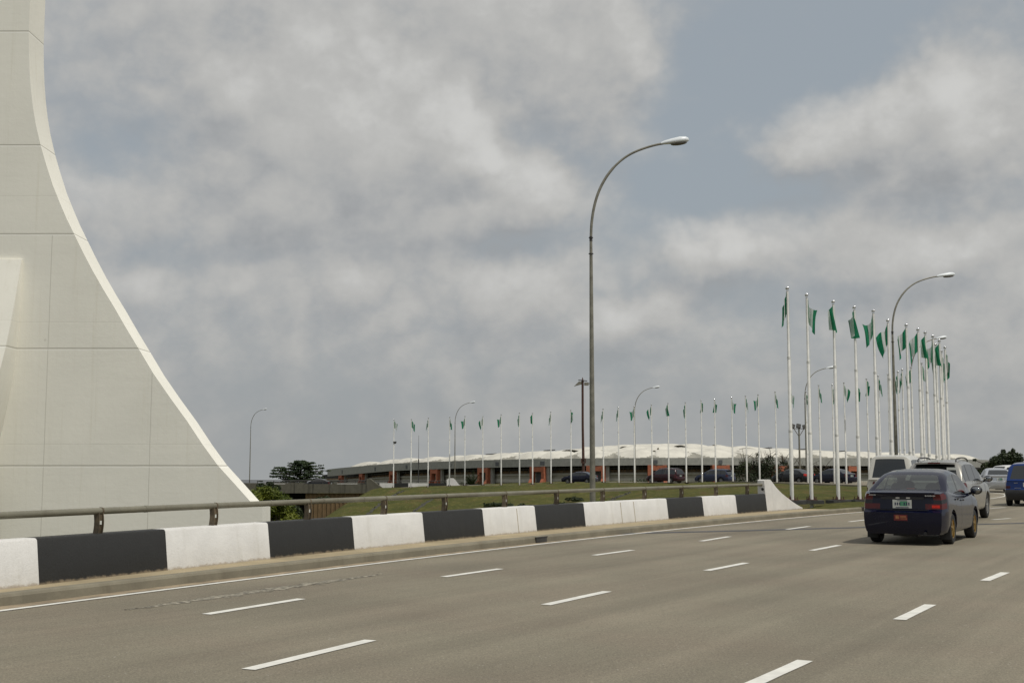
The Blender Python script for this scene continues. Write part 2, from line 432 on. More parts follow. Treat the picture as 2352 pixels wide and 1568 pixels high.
def ribbon(path, nrm, a, b, za, zb, mb, mi=0):
    vs = []
    for p, n in zip(path, nrm): vs += [p + n*a + Vector((0, 0, za)), p + n*b + Vector((0, 0, zb))]
    mb.add(vs, [(2*i, 2*i+1, 2*i+3, 2*i+2) for i in range(len(path)-1)], mi)

# ---- terrain
def sst(a, b, x):
    t = min(1, max(0, (x-a)/(b-a))); return t*t*(3-2*t)
def terr(X, Y):
    top = -.05 - .0085*max(0, Y-105) - .03*min(60, max(0, 10-X))
    if Y > 185: top += (-.0135*Y - top)*sst(185, 290, Y)
    u = 1176 + F*X/max(Y, 20)
    fy = 171 - .0514*(min(max(u, 700), 2000) - 905)          # the flag row
    w = sst(15, -1, X - .10*(Y-50))
    k = max(0, fy - 6 - Y)
    z = top - w*(.058*k*(k/(k+5)))
    if u < 1000 or X < -10:
        xl = max(0, -18.2 - X); z -= .62*xl*(xl/(xl+1.5)) * sst(300, 200, Y)
    z += .05*math.sin(X*.7+Y*.31) + .04*math.sin(X*1.3-Y*.9)
    return max(z, -8.5 if Y < 250 else -100)
kx = [p.x for p in kerb_line]; ky = [p.y for p in kerb_line]
def kerbX(Y): return float(np.interp(Y, ky, kx))
def build_terrain():
    xs = sorted(set(list(np.linspace(-60, 60, 121)) + list(np.linspace(-900, -62, 40)) + list(np.linspace(62, 900, 40))))
    ys = list(np.linspace(-40, 24, 17)) + list(np.linspace(26, 190, 110)) + list(np.linspace(195, 420, 30)) + list(np.linspace(460, 4000, 30))
    mb = MB(); vs = []
    for Y in ys:
        for X in xs:
            z = terr(X, Y)
            if Y < 125:
                e = X - kerbX(Y)
                if Y < 44:                                     # beside and under the bridge approach
                    z = min(z, -2.5) if e < -1.2 - max(0, (40-Y)*.03) else -.5
                else:
                    z = z*sst(-.3, -5, e) + .06*(1-sst(-.3, -5, e)) if e < -.3 else -.5
            else:
                if X > 18: z = z - .5*sst(18, 22, X)
            vs.append((X, Y, z))
    nx = len(xs)
    mb.add(vs, [(j*nx+i, j*nx+i+1, (j+1)*nx+i+1, (j+1)*nx+i) for j in range(len(ys)-1) for i in range(nx-1)])
    tag(mb.build('grass_ground', M['grass'], sharp=80, fixn=False), kind='structure')
build_terrain()

# ---- road sheet
road = None
def build_road():
    global road
    mb = MB(); vs = []
    path = kerb_line
    for p, n in zip(path, kerb_n):
        vs += [p + n*.02, Vector((max(p.x+3, 140) if p.y > 30 else p.x+160, p.y - (0 if p.y > 30 else 60), 0))]
    mb.add(vs, [(2*i, 2*i+1, 2*i+3, 2*i+2) for i in range(len(path)-1)])
    lp = path[-1]
    mb.add([lp, (140, lp.y, 0), (140, 190, -.4), (4, 172, -.75)], [(0, 1, 2, 3)])
    road = mb.build('road', M['asphalt'], smooth=False)
    for pol in road.data.polygons:
        if pol.normal.z < 0: pol.flip()
    tag(road, kind='structure')
build_road()
def sheet(name, quads, mat, z, parent=None):
    mb = MB()
    for q in quads: mb.add([(p.x, p.y, z) for p in q], [tuple(range(len(q)))])
    o = mb.build(name, mat, parent or road, smooth=False)
    for pol in o.data.polygons:
        if pol.normal.z < 0: pol.flip()
    return o
DASH = [((473.6, 1410.6), (692.6, 1375)), ((1019, 1324.5), (1149, 1306)), ((1364.4, 1275), (1453, 1263)), ((1610.5, 1242.4), (1675, 1231.9)),
        ((1808, 1215.3), (1859, 1208.3)), ((1950.5, 1197.8), (2000, 1192)),
        ((570, 1537.5), (851, 1470)), ((1253, 1389), (1395, 1358)), ((1623, 1310.3), (1714, 1292.4)), ((1864, 1264), (1927.5, 1251.8)),
        ((2060, 1226.5), (2105, 1219.5)), ((1640, 1611), (1849.5, 1517)), ((2066, 1423), (2137, 1388.5)), ((2262, 1333.5), (2309, 1314.5)),
        ((2279, 1193), (2321, 1190)), ((2274, 1167), (2309, 1165)), ((2420, 1284), (2455, 1272))]
for a, b in DASH:
    a, b = G(*a), G(*b); d = (b-a).normalized(); n = Vector((-d.y, d.x, 0))*.066
    m_ = max(2, int((b-a).length/.25)); q = []
    left = []; right = []
    for i in range(m_+1):
        p = a + (b-a)*i/m_; j = rnd.uniform(-.006, .006)
        left.append(p + n*(1+j*5)); right.append(p - n*(1+rnd.uniform(-.03, .03)))
    sheet('lane_marking', [(left[i], left[i+1], right[i+1], right[i]) for i in range(m_)], M['road_paint'], .006)
# edge line, its offset from the kerb read from the photo
edge_fit = fit([(0, 1403), (184, 1379.5), (512, 1336), (827, 1298.5), (1099, 1266.5), (1311, 1241.4), (1893, 1182.5), (1979, 1176)], 0)
ep = [linept(edge_fit, s) for s in np.linspace(-12, S_K0-1, 60)]
tail = [p - n*.85 for p, n in zip(kerb_line[60:], kerb_n[60:])]
ep += tail; en = normals(ep)
S_DR = s_at(kerb_fit, 1325, 0)
mb = MB(); ribbon(ep, en, -.055, .055, .007, .007, mb); mb.build('edge_line', M['road_paint'], road, smooth=False)
# gutter sand with a ragged inner edge
mb = MB(); vs = []; path = []
for p, n, e in zip(kerb_line[:60], kerb_n[:60], ep[:60]): path.append((p, n, e))
seg = 8
for i in range(len(path)-1):
    for k in range(seg):
        f_ = k/seg
        p = path[i][0].lerp(path[i+1][0], f_); e = path[i][2].lerp(path[i+1][2], f_); n = path[i][1]
        vs += [p + n*.01 + Vector((0, 0, .0035)), e + n*(.06+rnd.uniform(0, .09)) + Vector((0, 0, .0035))]
mb.add(vs, [(2*i, 2*i+2, 2*i+3, 2*i+1) for i in range(len(vs)//2-1)])
mb.build('gutter_sand', M['sand'], road, smooth=False)
# worn crumbly streak in the near lane
a, b = G(290, 1401), G(880, 1317.5); n = Vector((-(b-a).y, (b-a).x, 0)).normalized(); mb = MB(); vs = []
for i in range(141):
    f_ = i/140; w_ = (.15*math.sin(math.pi*f_)**.8 + .01)*rnd.uniform(.35, 1.3); p = a.lerp(b, f_) + n*rnd.uniform(-.03, .03)
    vs += [p + n*w_ + Vector((0, 0, .003)), p + Vector((0, 0, .012)), p - n*w_*rnd.uniform(.5, 1.2) + Vector((0, 0, .003))]
mb.add(vs, [(3*i+j, 3*i+3+j, 3*i+4+j, 3*i+1+j) for i in range(140) for j in (0, 1)])
mb.build('worn_streak', M['patch'], road, smooth=False)
# tar joint across the road
jp = [G(u, v) for u, v in [(1250, 1233.5), (1400, 1226), (1640, 1220), (1893, 1213), (2120, 1206.5), (2352, 1201), (2600, 1194)]]
jp = smoothpath(jp, 6); mb = MB(); vs = []
for p in jp:
    vs += [p + Vector((0, .22+rnd.uniform(-.04, .04), .0045)), p + Vector((0, -.22+rnd.uniform(-.04, .04), .0045))]
mb.add(vs, [(2*i, 2*i+1, 2*i+3, 2*i+2) for i in range(len(jp)-1)]); mb.build('tar_joint', M['joint_tar'], road, smooth=False)

# ---- kerb and walkway
mb = MB(); prof = [(0, -.05), (.012, .10), (.03, .128), (.06, .14), (.17, .14)]
for (a0, z0), (a1, z1) in zip(prof[:-1], prof[1:]): ribbon(kerb_line, kerb_n, a0, a1, z0, z1, mb)
ribbon(kerb_line, kerb_n, .17, .175, .14, -.1, mb)
kerb = mb.build('kerb', M['concrete'], sharp=25); tag(kerb, kind='structure')
ws = np.linspace(-12, S_END+3.2, 80); mb = MB(); vs = []
for s in ws:
    o_ = linept(wall_fit, s, .132, .06 if s < S_END+.2 else -.02)
    kf = linept(kerb_fit, s, .132, .172)
    vs += [kf, o_]
mb.add(vs, [(2*i, 2*i+1, 2*i+3, 2*i+2) for i in range(len(ws)-1)])
tag(mb.build('walkway', M['sidewalk'], smooth=False), kind='structure')
# kerb drain mouth
sd = s_at(kerb_fit, 1243, 0)
mb = MB(); c = linept(kerb_fit, sd, .065, -.006)
mb.box(c, (.46, .016, .11), rz=-AZ + R(90)); mb.box(c + Vector((0, 0, .05)), (.50, .03, .02), rz=-AZ + R(90))
tag(mb.build('drain_grate', M['dark_iron'], smooth=False), 'dark iron drain grate set in the concrete kerb below the parapet', 'drain grate')

# ------------------------------------------------------------------ parapet of the bridge approach
par = empty('bridge_parapet', linept(wall_fit, 20, .13))
tag(par, 'long low concrete parapet painted in black and white blocks beside the road', 'parapet')
POFF = par.location.copy()
def pbuild(mb, name, mat, parent=par, **k):
    mb.v = [(x-POFF.x, y-POFF.y, z-POFF.z) for x, y, z in mb.v]
    return mb.build(name, mat, parent, **k)
WH = .575
def wall_block(s0, s1, dark, name, joints=(), skew=0.0):
    mb = MB(); prof = [(0, 0), (.065, WH-.03), (.085, WH-.006), (.11, WH), (.30, WH), (.30, -1.6), (.02, -1.6)]
    n = max(2, int((s1-s0)/.5)); rows = []
    for i in range(n+1):
        s = s0 + (s1-s0)*i/n
        rows.append([linept(wall_fit, s + (skew*z if i == n else 0), .132+z, a+(.004 if dark else 0)) for a, z in prof])
    k = len(prof); fs = []
    for i in range(n):
        for j in range(k): fs.append((i*k+j, (i+1)*k+j, (i+1)*k+(j+1) % k, i*k+(j+1) % k))
    fs += [tuple(range(k)), tuple(n*k+j for j in range(k))]
    mb.add([q for r_ in rows for q in r_], fs)
    o = pbuild(mb, name, M['wall_black' if dark else 'wall_white'], sharp=35)
    for ju in joints:
        s = s_at(wall_fit, ju, .13); jb = MB()
        for z0, z1 in ((.01, WH-.04),):
            jb.bar(linept(wall_fit, s, .132+z0, -.0012+.115*z0), linept(wall_fit, s, .132+z1, .115*z1-.0012), .014, .012)
        pbuild(jb, 'wall_joint', M['sidewalk'], par, smooth=False)
cols = [(-420, 90, 0), (90, 385.5, 1), (385.5, 621, 0), (621, 815, 1), (815, 976, 0), (976, 1114, 1), (1114, 1233.5, 0), (1233.5, 1346, 1), (1346, 1536, 0), (1536, 1618, 1), (1618, 1694, 0), (1694, 1763, 1)]
wall_block(-12, s_at(wall_fit, -420, .13) if s_at(wall_fit, -420, .13) > -11 else -11, True, 'black_block')
for u0, u1, dk in cols:
    s0 = s_at(wall_fit, u0, .13) if u0 > -400 else max(-11, s_at(wall_fit, u0, .13)); s1 = s_at(wall_fit, u1, .13)
    jl = {(1114): (1192,), 1346: (1430, 1460)}.get(u0, ())
    wall_block(s0, s1, dk, 'black_block' if dk else 'white_block', jl)
# raised end block sweeping down to the ground
mb = MB(); ol = [(0, 0), (0, 1.0), (.04, 1.03), (.50, 1.03), (.62, .96), (.87, .79), (1.1, .67), (1.33, .56), (1.6, .46), (1.85, .37), (2.12, .27), (2.4, .18), (2.65, .11), (2.9, .05), (2.92, -.3), (0, -.3)]
fr = [linept(wall_fit, S_END + a, .132+b, .012+.09*max(b, 0)) for a, b in ol]; bk = [linept(wall_fit, S_END + a, .132+b, .33) for a, b in ol]
mb.prism(fr, bk); pbuild(mb, 'end_block', M['wall_white'], sharp=30)
mb = MB(); c = linept(wall_fit, S_END-.012, .132+.72, .15); mb.lathe([(.0, .0), (.045, .0), (.045, .02)], 10, (0, 0, 0))
rotm = DV.to_track_quat('-Z', 'Y').to_matrix(); mb.v = [tuple(c + rotm @ Vector(p)) for p in mb.v]
pbuild(mb, 'end_hole', M['trim'])
# pipe rail with sleeves and plate posts
RZ = 1.0
mb = MB(); ss = np.linspace(-11.5, S_END+.15, 90)
mb.tube([linept(wall_fit, s, RZ, .20) for s in ss], .046, 14)
for u in (353, 640, 853, 760, 1215, 1430):
    s = s_at(wall_fit, u, .13); q = linept(wall_fit, s, RZ, .20); q2 = linept(wall_fit, s+.05, RZ, .20); mb.tube([q, q2], .050, 14)
M['rail'] = concrete('rail_paint', (.20, .19, .145), (.10, .08, .055), amount=.35)
b_ = [n for n in M['rail'].node_tree.nodes if n.type == 'BSDF_PRINCIPLED'][0]; b_.inputs['Roughness'].default_value = .5
M['post'] = simple('post_paint', (.115, .088, .055), .6, var=.35, scale=9)
pbuild(mb, 'pipe_rail', M['rail'])
posts = [-300, -40, 226, 490, 706, 881, 1020, 1158, 1277, 1383, 1479, 1564, 1643, 1715]
for i, u in enumerate(posts):
    # post position: the rail column, so solve on the rail line itself
    lo, hi = -12.0, S_END
    for _ in range(50):
        m_ = (lo+hi)/2; q = linept(wall_fit, m_, RZ, .20); rel = q-Vector((0, 0, CAM_H)); fw = rel.y*math.cos(PITCH)+rel.z*math.sin(PITCH)
        if fw < .1 or 1176+F*rel.x/fw < u: lo = m_
        else: hi = m_
    if lo < -11: continue
    mb = MB(); zb = .132+WH-.01
    zs = [zb + (RZ-.02-zb)*k/5 for k in range(6)]
    for side in (-.045, .033):                              # the two flanges and the web between them
        vs = []
        for z in zs:
            f_ = (z-zb)/(RZ-zb); bow = .02*math.sin(math.pi*f_)
            for ds, dt in ((side, .155-bow), (side+.012, .155-bow), (side+.012, .245-bow), (side, .245-bow)): vs.append(linept(wall_fit, lo+ds, z, dt))
        mb.add(vs, [(4*a_+b, 4*a_+(b+1) % 4, 4*a_+4+(b+1) % 4, 4*a_+4+b) for a_ in range(5) for b in range(4)] + [(3, 2, 1, 0), (20, 21, 22, 23)])
    vs = []
    for z in zs:
        f_ = (z-zb)/(RZ-zb); bow = .02*math.sin(math.pi*f_)
        for ds, dt in ((-.034, .18-bow), (.034, .18-bow), (.034, .195-bow), (-.034, .195-bow)): vs.append(linept(wall_fit, lo+ds, z, dt))
    mb.add(vs, [(4*a_+b, 4*a_+(b+1) % 4, 4*a_+4+(b+1) % 4, 4*a_+4+b) for a_ in range(5) for b in range(4)])
    po = pbuild(mb, 'rail_post', M['post'], sharp=30)
    cb = MB(); cb.tube([linept(wall_fit, lo+.035, RZ, .20), linept(wall_fit, lo+.06, RZ, .20)], .052, 14); pbuild(cb, 'rail_collar', M['post'])
    rb = MB(); rb.box(linept(wall_fit, lo, zb+.15, .158), (.036, .012, .05), rz=-AZ+R(90)); r_ = pbuild(rb, 'reflector', M['plate'], par, smooth=False)
    r_.parent = po

# ------------------------------------------------------------------ the concrete gate leg on the left
TY = 34.0
def tower_mat():
    m, N, b = bsdf('gate_paint', (.86, .84, .755), .75, spec=.3)
    p = coord(N); sep = N.n('ShaderNodeSeparateXYZ'); N.put(sep.inputs[0], p); x, y, z = sep.outputs
    f = N.noise(p, .5, 6, .6); st_ = N.noise(mapping(N, p, (.35, .35, 3.5)), 1.0, 5, .65)
    base = (.86, .84, .755)
    c = N.mix(N.smooth(f, .3, .75), (*[q*.965 for q in base], 1), (*[q*1.03 for q in base], 1))
    c = N.mix(N.m('MULTIPLY', N.smooth(st_, .45, .75), .22), c, (*[q*.90 for q in base], 1))
    ver = N.noise(mapping(N, p, (5, 5, .12)), 1.0, 4, .7)
    c = N.mix(N.m('MULTIPLY', N.smooth(ver, .53, .78), .38), c, (.66, .62, .50, 1))
    wob = N.m('MULTIPLY', N.m('SUBTRACT', N.noise(p, 1.2, 3, .6), .5), .02)
    zz = N.m('ADD', z, wob); jm = 0.0; hi = 0.0
    for v in (72, 333, 537, 800, 1069):
        q = A(300, v, TY).z
        d = N.m('ABSOLUTE', N.m('SUBTRACT', zz, q)); jm = N.m('MAXIMUM', jm, N.smooth(d, .022, .008))
        d2 = N.m('ABSOLUTE', N.m('SUBTRACT', zz, q-.04)); hi = N.m('MAXIMUM', hi, N.smooth(d2, .024, .006))
    for (u, v, v2) in ((120, 540, 1300), (349, 857, 1300)):
        q = A(u, v, TY); q2 = A(u, v2, TY)
        d = N.m('ABSOLUTE', N.m('SUBTRACT', N.m('ADD', x, wob), q.x))
        jm = N.m('MAXIMUM', jm, N.m('MULTIPLY', N.m('MULTIPLY', N.smooth(d, .016, .006), .55), N.m('LESS_THAN', z, q.z)))
    for v in (450, 740, 1020):                                # faint day joints
        q = A(300, v, TY).z; d = N.m('ABSOLUTE', N.m('SUBTRACT', zz, q)); jm = N.m('MAXIMUM', jm, N.m('MULTIPLY', N.smooth(d, .016, .004), .18))
    c = N.mix(N.m('MULTIPLY', jm, .58), c, (.26, .24, .19, 1)); c = N.mix(N.m('MULTIPLY', hi, .6), c, (.95, .94, .88, 1))
    dots = N.n('ShaderNodeTexVoronoi'); N.put(dots.inputs['Vector'], p); dots.inputs['Scale'].default_value = .9
    c = N.mix(N.m('MULTIPLY', N.smooth(dots.outputs['Distance'], .045, .02), .35), c, (.52, .49, .41, 1))
    N.put(b.inputs['Base Color'], c)
    bump(N, b, N.m('SUBTRACT', N.m('ADD', N.m('MULTIPLY', N.noise(p, 7, 5, .65), 1.0), N.m('MULTIPLY', st_, .6)), N.m('MULTIPLY', jm, 1.5)), .14, .03)
    return m
M['gate'] = tower_mat()
tw = empty('monument_leg', A(0, 1070, TY)); tw.location.z = -7
tag(tw, 'tall white concrete monument leg with a sweeping curved edge, behind the parapet', 'monument')
edge = [(66, -900), (66, 72), (66.5, 120), (68, 165), (71, 205), (75.5, 245), (82, 285), (93, 333), (106, 378), (121, 425), (137, 465), (152, 500), (170, 537), (191, 580), (213, 622), (237, 664), (262, 705), (289, 752), (318, 800), (352, 857), (390, 912), (430, 967), (465, 1020), (500, 1068), (540, 1112), (574, 1150), (584, 1160.5), (602.5, 1160.5), (602.5, 1420)]
fr = [A(u, v, TY) for u, v in edge] + [A(-900, 1420, TY), A(-900, -900, TY)]
for i in (0,): pass
ref = A(66, 72, TY).x; fr[0].x = ref
mb = MB(); TH = 1.12
mb.prism(fr, [p + Vector((0, TH, 0)) for p in fr])
OFF = tw.location.copy()
def tbuild(mb, name, mat, **k):
    o = mb.build(name, mat, None, **k); o.parent = tw; o.matrix_parent_inverse = Matrix.Translation(-OFF); return o
tbuild(mb, 'wall', M['gate'], sharp=22)
# battered buttress standing proud of the leg
bo = [(-700, 597), (52, 597), (51, 640), (47.5, 700), (43, 760), (38, 810), (31, 860), (21, 915), (9, 970), (-8, 1040), (-30, 1110), (-60, 1180), (-110, 1280), (-700, 1280)]
mb = MB(); fr = []; bk = []
ztop = A(0, 597, TY).z
for u, v in bo:
    q = A(u, v, TY); dep = .10 + .26*(ztop - q.z)
    q2 = A(u, v, TY-dep); q2.z = q.z; q2.x = q.x
    fr.append(q2); bk.append(Vector((q.x, TY-.002, q.z)))
mb.prism(fr, bk); tbuild(mb, 'buttress', M['gate'], sharp=30)

# ------------------------------------------------------------------ curved street lamps
def make_lamp():
    root = empty('street_lamp')
    zj = 8.95                                              # top of the tapered pole; H 12.2 in all
    mb = MB(); mb.tube([(0, 0, -3), (0, 0, 0), (0, 0, 4.0), (0, 0, 8.4), (0, 0, zj)], [.096, .096, .080, .054, .047], 14); mb.build('pole', M['steel'], root)
    for z0_, z1_, r0_ in ((8.52, 8.545, .082), (9.06, 9.08, .075), (8.95, 9.12, .052)):
        mb = MB(); mb.tube([(0, 0, z0_), (0, 0, z1_)], r0_, 10); mb.build('collar', M['dark_iron'], root)
    pts = [(0, 0, zj), (.02, 0, 9.5), (.10, 0, 10.05), (.24, 0, 10.55), (.45, 0, 11.0), (.73, 0, 11.4), (1.06, 0, 11.72), (1.40, 0, 11.94), (1.78, 0, 12.10), (2.18, 0, 12.22), (2.45, 0, 12.27)]
    mb = MB(); mb.tube(smoothpath(pts, 4), [.046]*21 + [.039]*20, 10); mb.build('arm', M['steel'], root)
    h = MB(); prof = []                                   # cobra head: hull top and dark lens below
    n = 12
    secs = [(2.36, .05, .05, .0), (2.5, .09, .10, .0), (2.75, .14, .14, .03), (3.0, .155, .17, .05), (3.18, .14, .15, .05), (3.28, .08, .10, .02), (3.31, .02, .03, .0)]
    vs = []
    for xx, wy, hz, up in secs:
        z0 = 12.26 + (xx-2.36)*.13
        for k in range(n):
            a_ = 2*math.pi*k/n; zz = math.sin(a_)
            vs.append((xx, wy*math.cos(a_), z0 + (hz*zz if zz > 0 else hz*.35*zz)))
    fs = [(i*n+k, i*n+(k+1) % n, (i+1)*n+(k+1) % n, (i+1)*n+k) for i in range(len(secs)-1) for k in range(n)]
    h.add(vs, fs); h.f += [list(range(n)), [(len(secs)-1)*n+k for k in range(n)]]; h.mi += [0, 0]
    hd = h.build('lamp_head', M['lamp_white'], root, sharp=60)
    l = MB(); l.ball((0, 0, 0), 1, 14, sc_=(.28, .13, .055)); rm = Matrix.Rotation(-math.atan(.13), 3, 'Y')
    l.v = [tuple(Vector((2.97, 0, 12.27)) + rm @ Vector(p)) for p in l.v]; l.build('lens', M['lamp_lens'], hd)
    return root
lamp0 = make_lamp()
LAMPS = [(1361, 330, 40, 0, 0, 'tall grey street lamp behind the parapet, nearest and largest of the curved lamps'),
         (2053, 632, 67.5, 0, R(8), 'curved grey street lamp among the near flagpoles, rising over the white van'),
         (2095, 776, 100, 0, R(10), 'curved street lamp whose white head shows among the crowded flags at the right'),
         (1850, 845, 128, 0, R(5), 'curved street lamp crossing behind the two nearest flagpoles, above the dark grey sedan'),
         (1458, 890, 158, 0, R(0), 'slim curved street lamp just right of the tall foreground lamp, behind the grass crest'),
         (1045, 925, 195, 0, R(-12), 'far curved street lamp by the small white parapet end, left of the palm'),
         (575, 941, 222, 0, R(-20), 'farthest curved street lamp, standing alone at the end of the overpass by the tiered tree')]
for i, (u, v, Y, hz, rz, lb) in enumerate(LAMPS):
    o = lamp0 if i == 0 else copy_tree(lamp0)
    top = A(u, v, Y); bot = A(u, v, Y)
    base = A(u, 1105, Y)
    k = 1.0
    # the pole is upright, so its column follows from the base
    if i: base = A(u, (v + 1105)/2, Y)
    if i == 1: o.scale = (1.16, 1, 1)
    o.location = (base.x, Y, top.z - 12.27); o.rotation_euler = (0, 0, rz)
    tag(o, lb, 'street lamp', 'curved street lamps')

# ------------------------------------------------------------------ flagpoles and flags
NEAR = [(1808, 660), (1852.5, 675.5), (1913.4, 691), (1961.8, 704), (2005.4, 712), (2039, 734), (2081, 744.7), (2108, 755), (2124.7, 762), (2142.3, 770.6), (2148.6, 789.6), (2157.2, 781), (2162, 805), (2170, 796)]
NEAR_Y = [52.6, 53.8, 55.0, 56.2, 57.0, 58.4, 59.8, 61.3, 62.3, 63.4, 66.0, 64.6, 69.0, 67.5]
MIDF = [(1780, 898.5, 124), (1814, 896, 122), (1851, 898.5, 119), (1880, 883.7, 117), (1911, 883, 114), (1938, 877.8, 112), (1968.7, 884.7, 111), (1990, 869, 108), (2016.8, 862, 104), (2039, 858, 101), (2061.8, 852.5, 97), (2071.8, 847.4, 94), (2092, 842, 91), (2116.7, 832.8, 87)]
FARF = [(905, 963), (945, 962), (984, 959), (1033, 957), (1068, 955), (1109, 955), (1151, 951), (1193, 947), (1223, 948), (1265, 945), (1311, 941), (1385, 938), (1420, 934), (1456, 932), (1496, 928), (1534, 925), (1574, 923), (1610, 918), (1641, 916), (1680, 912), (1712, 908), (1741, 905)]
FARF = [(u, v, 171 - .0514*(u-905)) for u, v in FARF]
def make_pole(h, name='flagpole'):
    root = empty(name)
    mb = MB(); mb.tube([(0, 0, -.4), (0, 0, 3.0), (0, 0, 3.02), (0, 0, 6.2), (0, 0, 6.22), (0, 0, h-.1)], [.082, .082, .070, .068, .056, .048], 12); mb.build('pole', M['white_pole'], root)
    mb = MB(); mb.ball((0, 0, h-.03), .085, 12); mb.tube([(0, 0, h-.16), (0, 0, h-.09)], .06, 10); mb.build('finial', M['chrome'], root)
    for zc in (3.0, 6.2):
        mb = MB(); mb.tube([(0, 0, zc-.05), (0, 0, zc+.05)], .086 if zc < 4 else .074, 12); mb.build('pole_joint', M['white_pole'], root)
    mb = MB(); mb.box((0, 0, -.06), (.95, .62, .16)); bp = mb.build('base_pad', M['base'], root, smooth=False)
    mb = MB(); mb.box((0, 0, .035), (.42, .42, .03))
    for sx in (-1, 1):
        for sy in (-1, 1): mb.tube([(sx*.16, sy*.16, .05), (sx*.16, sy*.16, .17)], .022, 6)
        mb.add([(sx*.06, -.01, .05), (sx*.19, -.01, .05), (sx*.06, -.01, .30)], [(0, 1, 2)])
    mb.build('anchor_bolts', M['rust'], root)
    mb = MB(); mb.tube([(.10, 0, 1.2), (.095, 0, 5), (.085, 0, h-.2)], .006, 5); mb.build('halyard', M['plate'], root)
    return root
def flag_mesh(kind, seed):
    """a limp cloth: hoist edge on the pole, the fly falling and folding away from it"""
    r_ = random.Random(seed); nu, nv = 30, 12; HO, FL = 1.18, 1.75
    p1, p2 = r_.uniform(0, 6), r_.uniform(0, 6)
    vs = []; fs = []; mi = []
    for i in range(nu+1):
        u = i/nu
        for j in range(nv+1):
            v = j/nv
            ph = 2*math.pi
            if kind == 'limp':                               # gathered folds hanging down along the pole
                x = .05 + .20*u + .055*math.sin(ph*2.2*u+p1)*u**.4 + .10*v*u*math.sin(p2); drop = 1.02*u**1.1
                y = .13*math.sin(ph*2.2*u + p2 + .9*v)*u**.5
            elif kind == 'folded':                           # hoist strip in front, the rest doubled behind it
                x = .05 + .25*math.sin(2.7*u) - .03*u + .06*math.sin(ph*1.8*u+p1+v)*u; drop = .62*u + .16*math.sin(ph*.9*u+p1)*u
                y = .20*math.sin(ph*1.3*u+p2)*u**.6 + .14*v*u
                x -= .16*v*u*u
            elif kind == 'lifted':                           # tail kicked out by a breath of wind
                k_ = max(0, u-.45)
                x = .05 + .24*u + .62*k_ + .05*math.sin(ph*1.7*u+p1)*u; drop = 1.0*u - .55*k_ + .10*math.sin(ph*u+p2)*u
                x += -.55*v*k_ + .06*math.sin(3*v+p1)*u; drop += .55*v*k_
                y = .16*math.sin(ph*1.5*u+p2+1.2*v)*u**.6
            else:                                            # half spread and wavy
                k_ = max(0, u-.55)
                x = .05 + .52*u + .06*math.sin(ph*1.4*u+p1+1.5*v)*u; drop = .80*u**1.1 - .35*k_*(1-v) + .35*k_*v
                x -= .30*v*k_
                y = .17*math.sin(ph*1.3*u+p2+v)*u**.6
            z = -v*HO*(1 - .12*u) - drop
            z += .05*math.sin(9*u+4*v+p1)*u
            vs.append((x, y, z))
    W_ = nv+1
    for i in range(nu):
        for j in range(nv):
            fs.append((i*W_+j, (i+1)*W_+j, (i+1)*W_+j+1, i*W_+j+1)); mi.append(1 if nu/3 <= i < 2*nu/3 else 0)
    me = bpy.data.meshes.new('flag'); me.from_pydata(vs, [], fs)
    me.materials.append(M['flag_green']); me.materials.append(M['flag_white']); me.polygons.foreach_set('material_index', mi)
    me.polygons.foreach_set('use_smooth', [True]*len(fs)); me.update(); return me
FM = {(k, s): flag_mesh(k, s*13+len(k)) for k in ('limp', 'folded', 'lifted', 'open') for s in range(3)}
KIND_WORD = {'limp': 'hanging limp', 'folded': 'folded in on itself', 'lifted': 'with its tail kicked out', 'open': 'half spread'}
ORD = ['first', 'second', 'third', 'fourth', 'fifth', 'sixth', 'seventh', 'eighth', 'ninth', 'tenth', 'eleventh', 'twelfth', 'thirteenth', 'fourteenth', 'fifteenth', 'sixteenth', 'seventeenth', 'eighteenth', 'nineteenth', 'twentieth', 'twenty-first', 'twenty-second']
POLE_H = 9.3
pole0 = make_pole(POLE_H)
npl = 0
def place_flag(u, v, Y, base_z, kind, seed, ang, plabel, flabel, pgroup, fgroup):
    global npl
    top = A(u, v, Y); h = top.z - base_z
    o = pole0 if npl == 0 else copy_tree(pole0); npl += 1
    o.location = (top.x, Y, base_z); o.scale = (1, 1, h/POLE_H); o.rotation_euler = (0, 0, ang*.1)
    tag(o, plabel, 'flagpole', pgroup)
    f = bpy.data.objects.new('flag', FM[(kind, seed)]); C.objects.link(f)
    f.location = (top.x, Y, top.z - .22); f.rotation_euler = (0, 0, ang); f.scale = (.92, .92, .80)
    tag(f, flabel, 'flag', fgroup)
near_k = ['limp', 'lifted', 'folded', 'folded', 'lifted', 'lifted', 'open', 'open', 'folded', 'lifted', 'limp', 'folded', 'limp', 'limp']
near_a = [185, 12, 205, 215, 180, 180, 182, 178, 195, 188, 170, 182, 40, 20]
NEAR_LEFT = ['leftmost near flagpole, tallest in view and closest to the parapet end', 'second near flagpole from the parapet end']
order = sorted(range(len(NEAR)), key=lambda i: NEAR[i][0])
for i, ((u, v), Y) in enumerate(zip(NEAR, NEAR_Y)):
    t = A(u, v, Y); bz = t.z - POLE_H if i > 5 else .12 - .02*i
    if bz > .14: bz = .14
    r_ = ORD[i]
    pl = ('tall white flagpole on a dark pad, the one nearest the parapet end' if i == 0 else
          'tall white flagpole, %s of the large near row from the parapet end' % r_)
    fl = 'flag %s on the %s large near pole from the parapet end' % (KIND_WORD[near_k[i]], r_)
    place_flag(u, v, Y, bz, near_k[i], i % 3, R(near_a[i]), pl, fl, 'large flagpoles beside the road', 'flags on the large near poles')
ks = ['limp', 'limp', 'folded', 'open', 'limp', 'folded', 'limp', 'lifted']
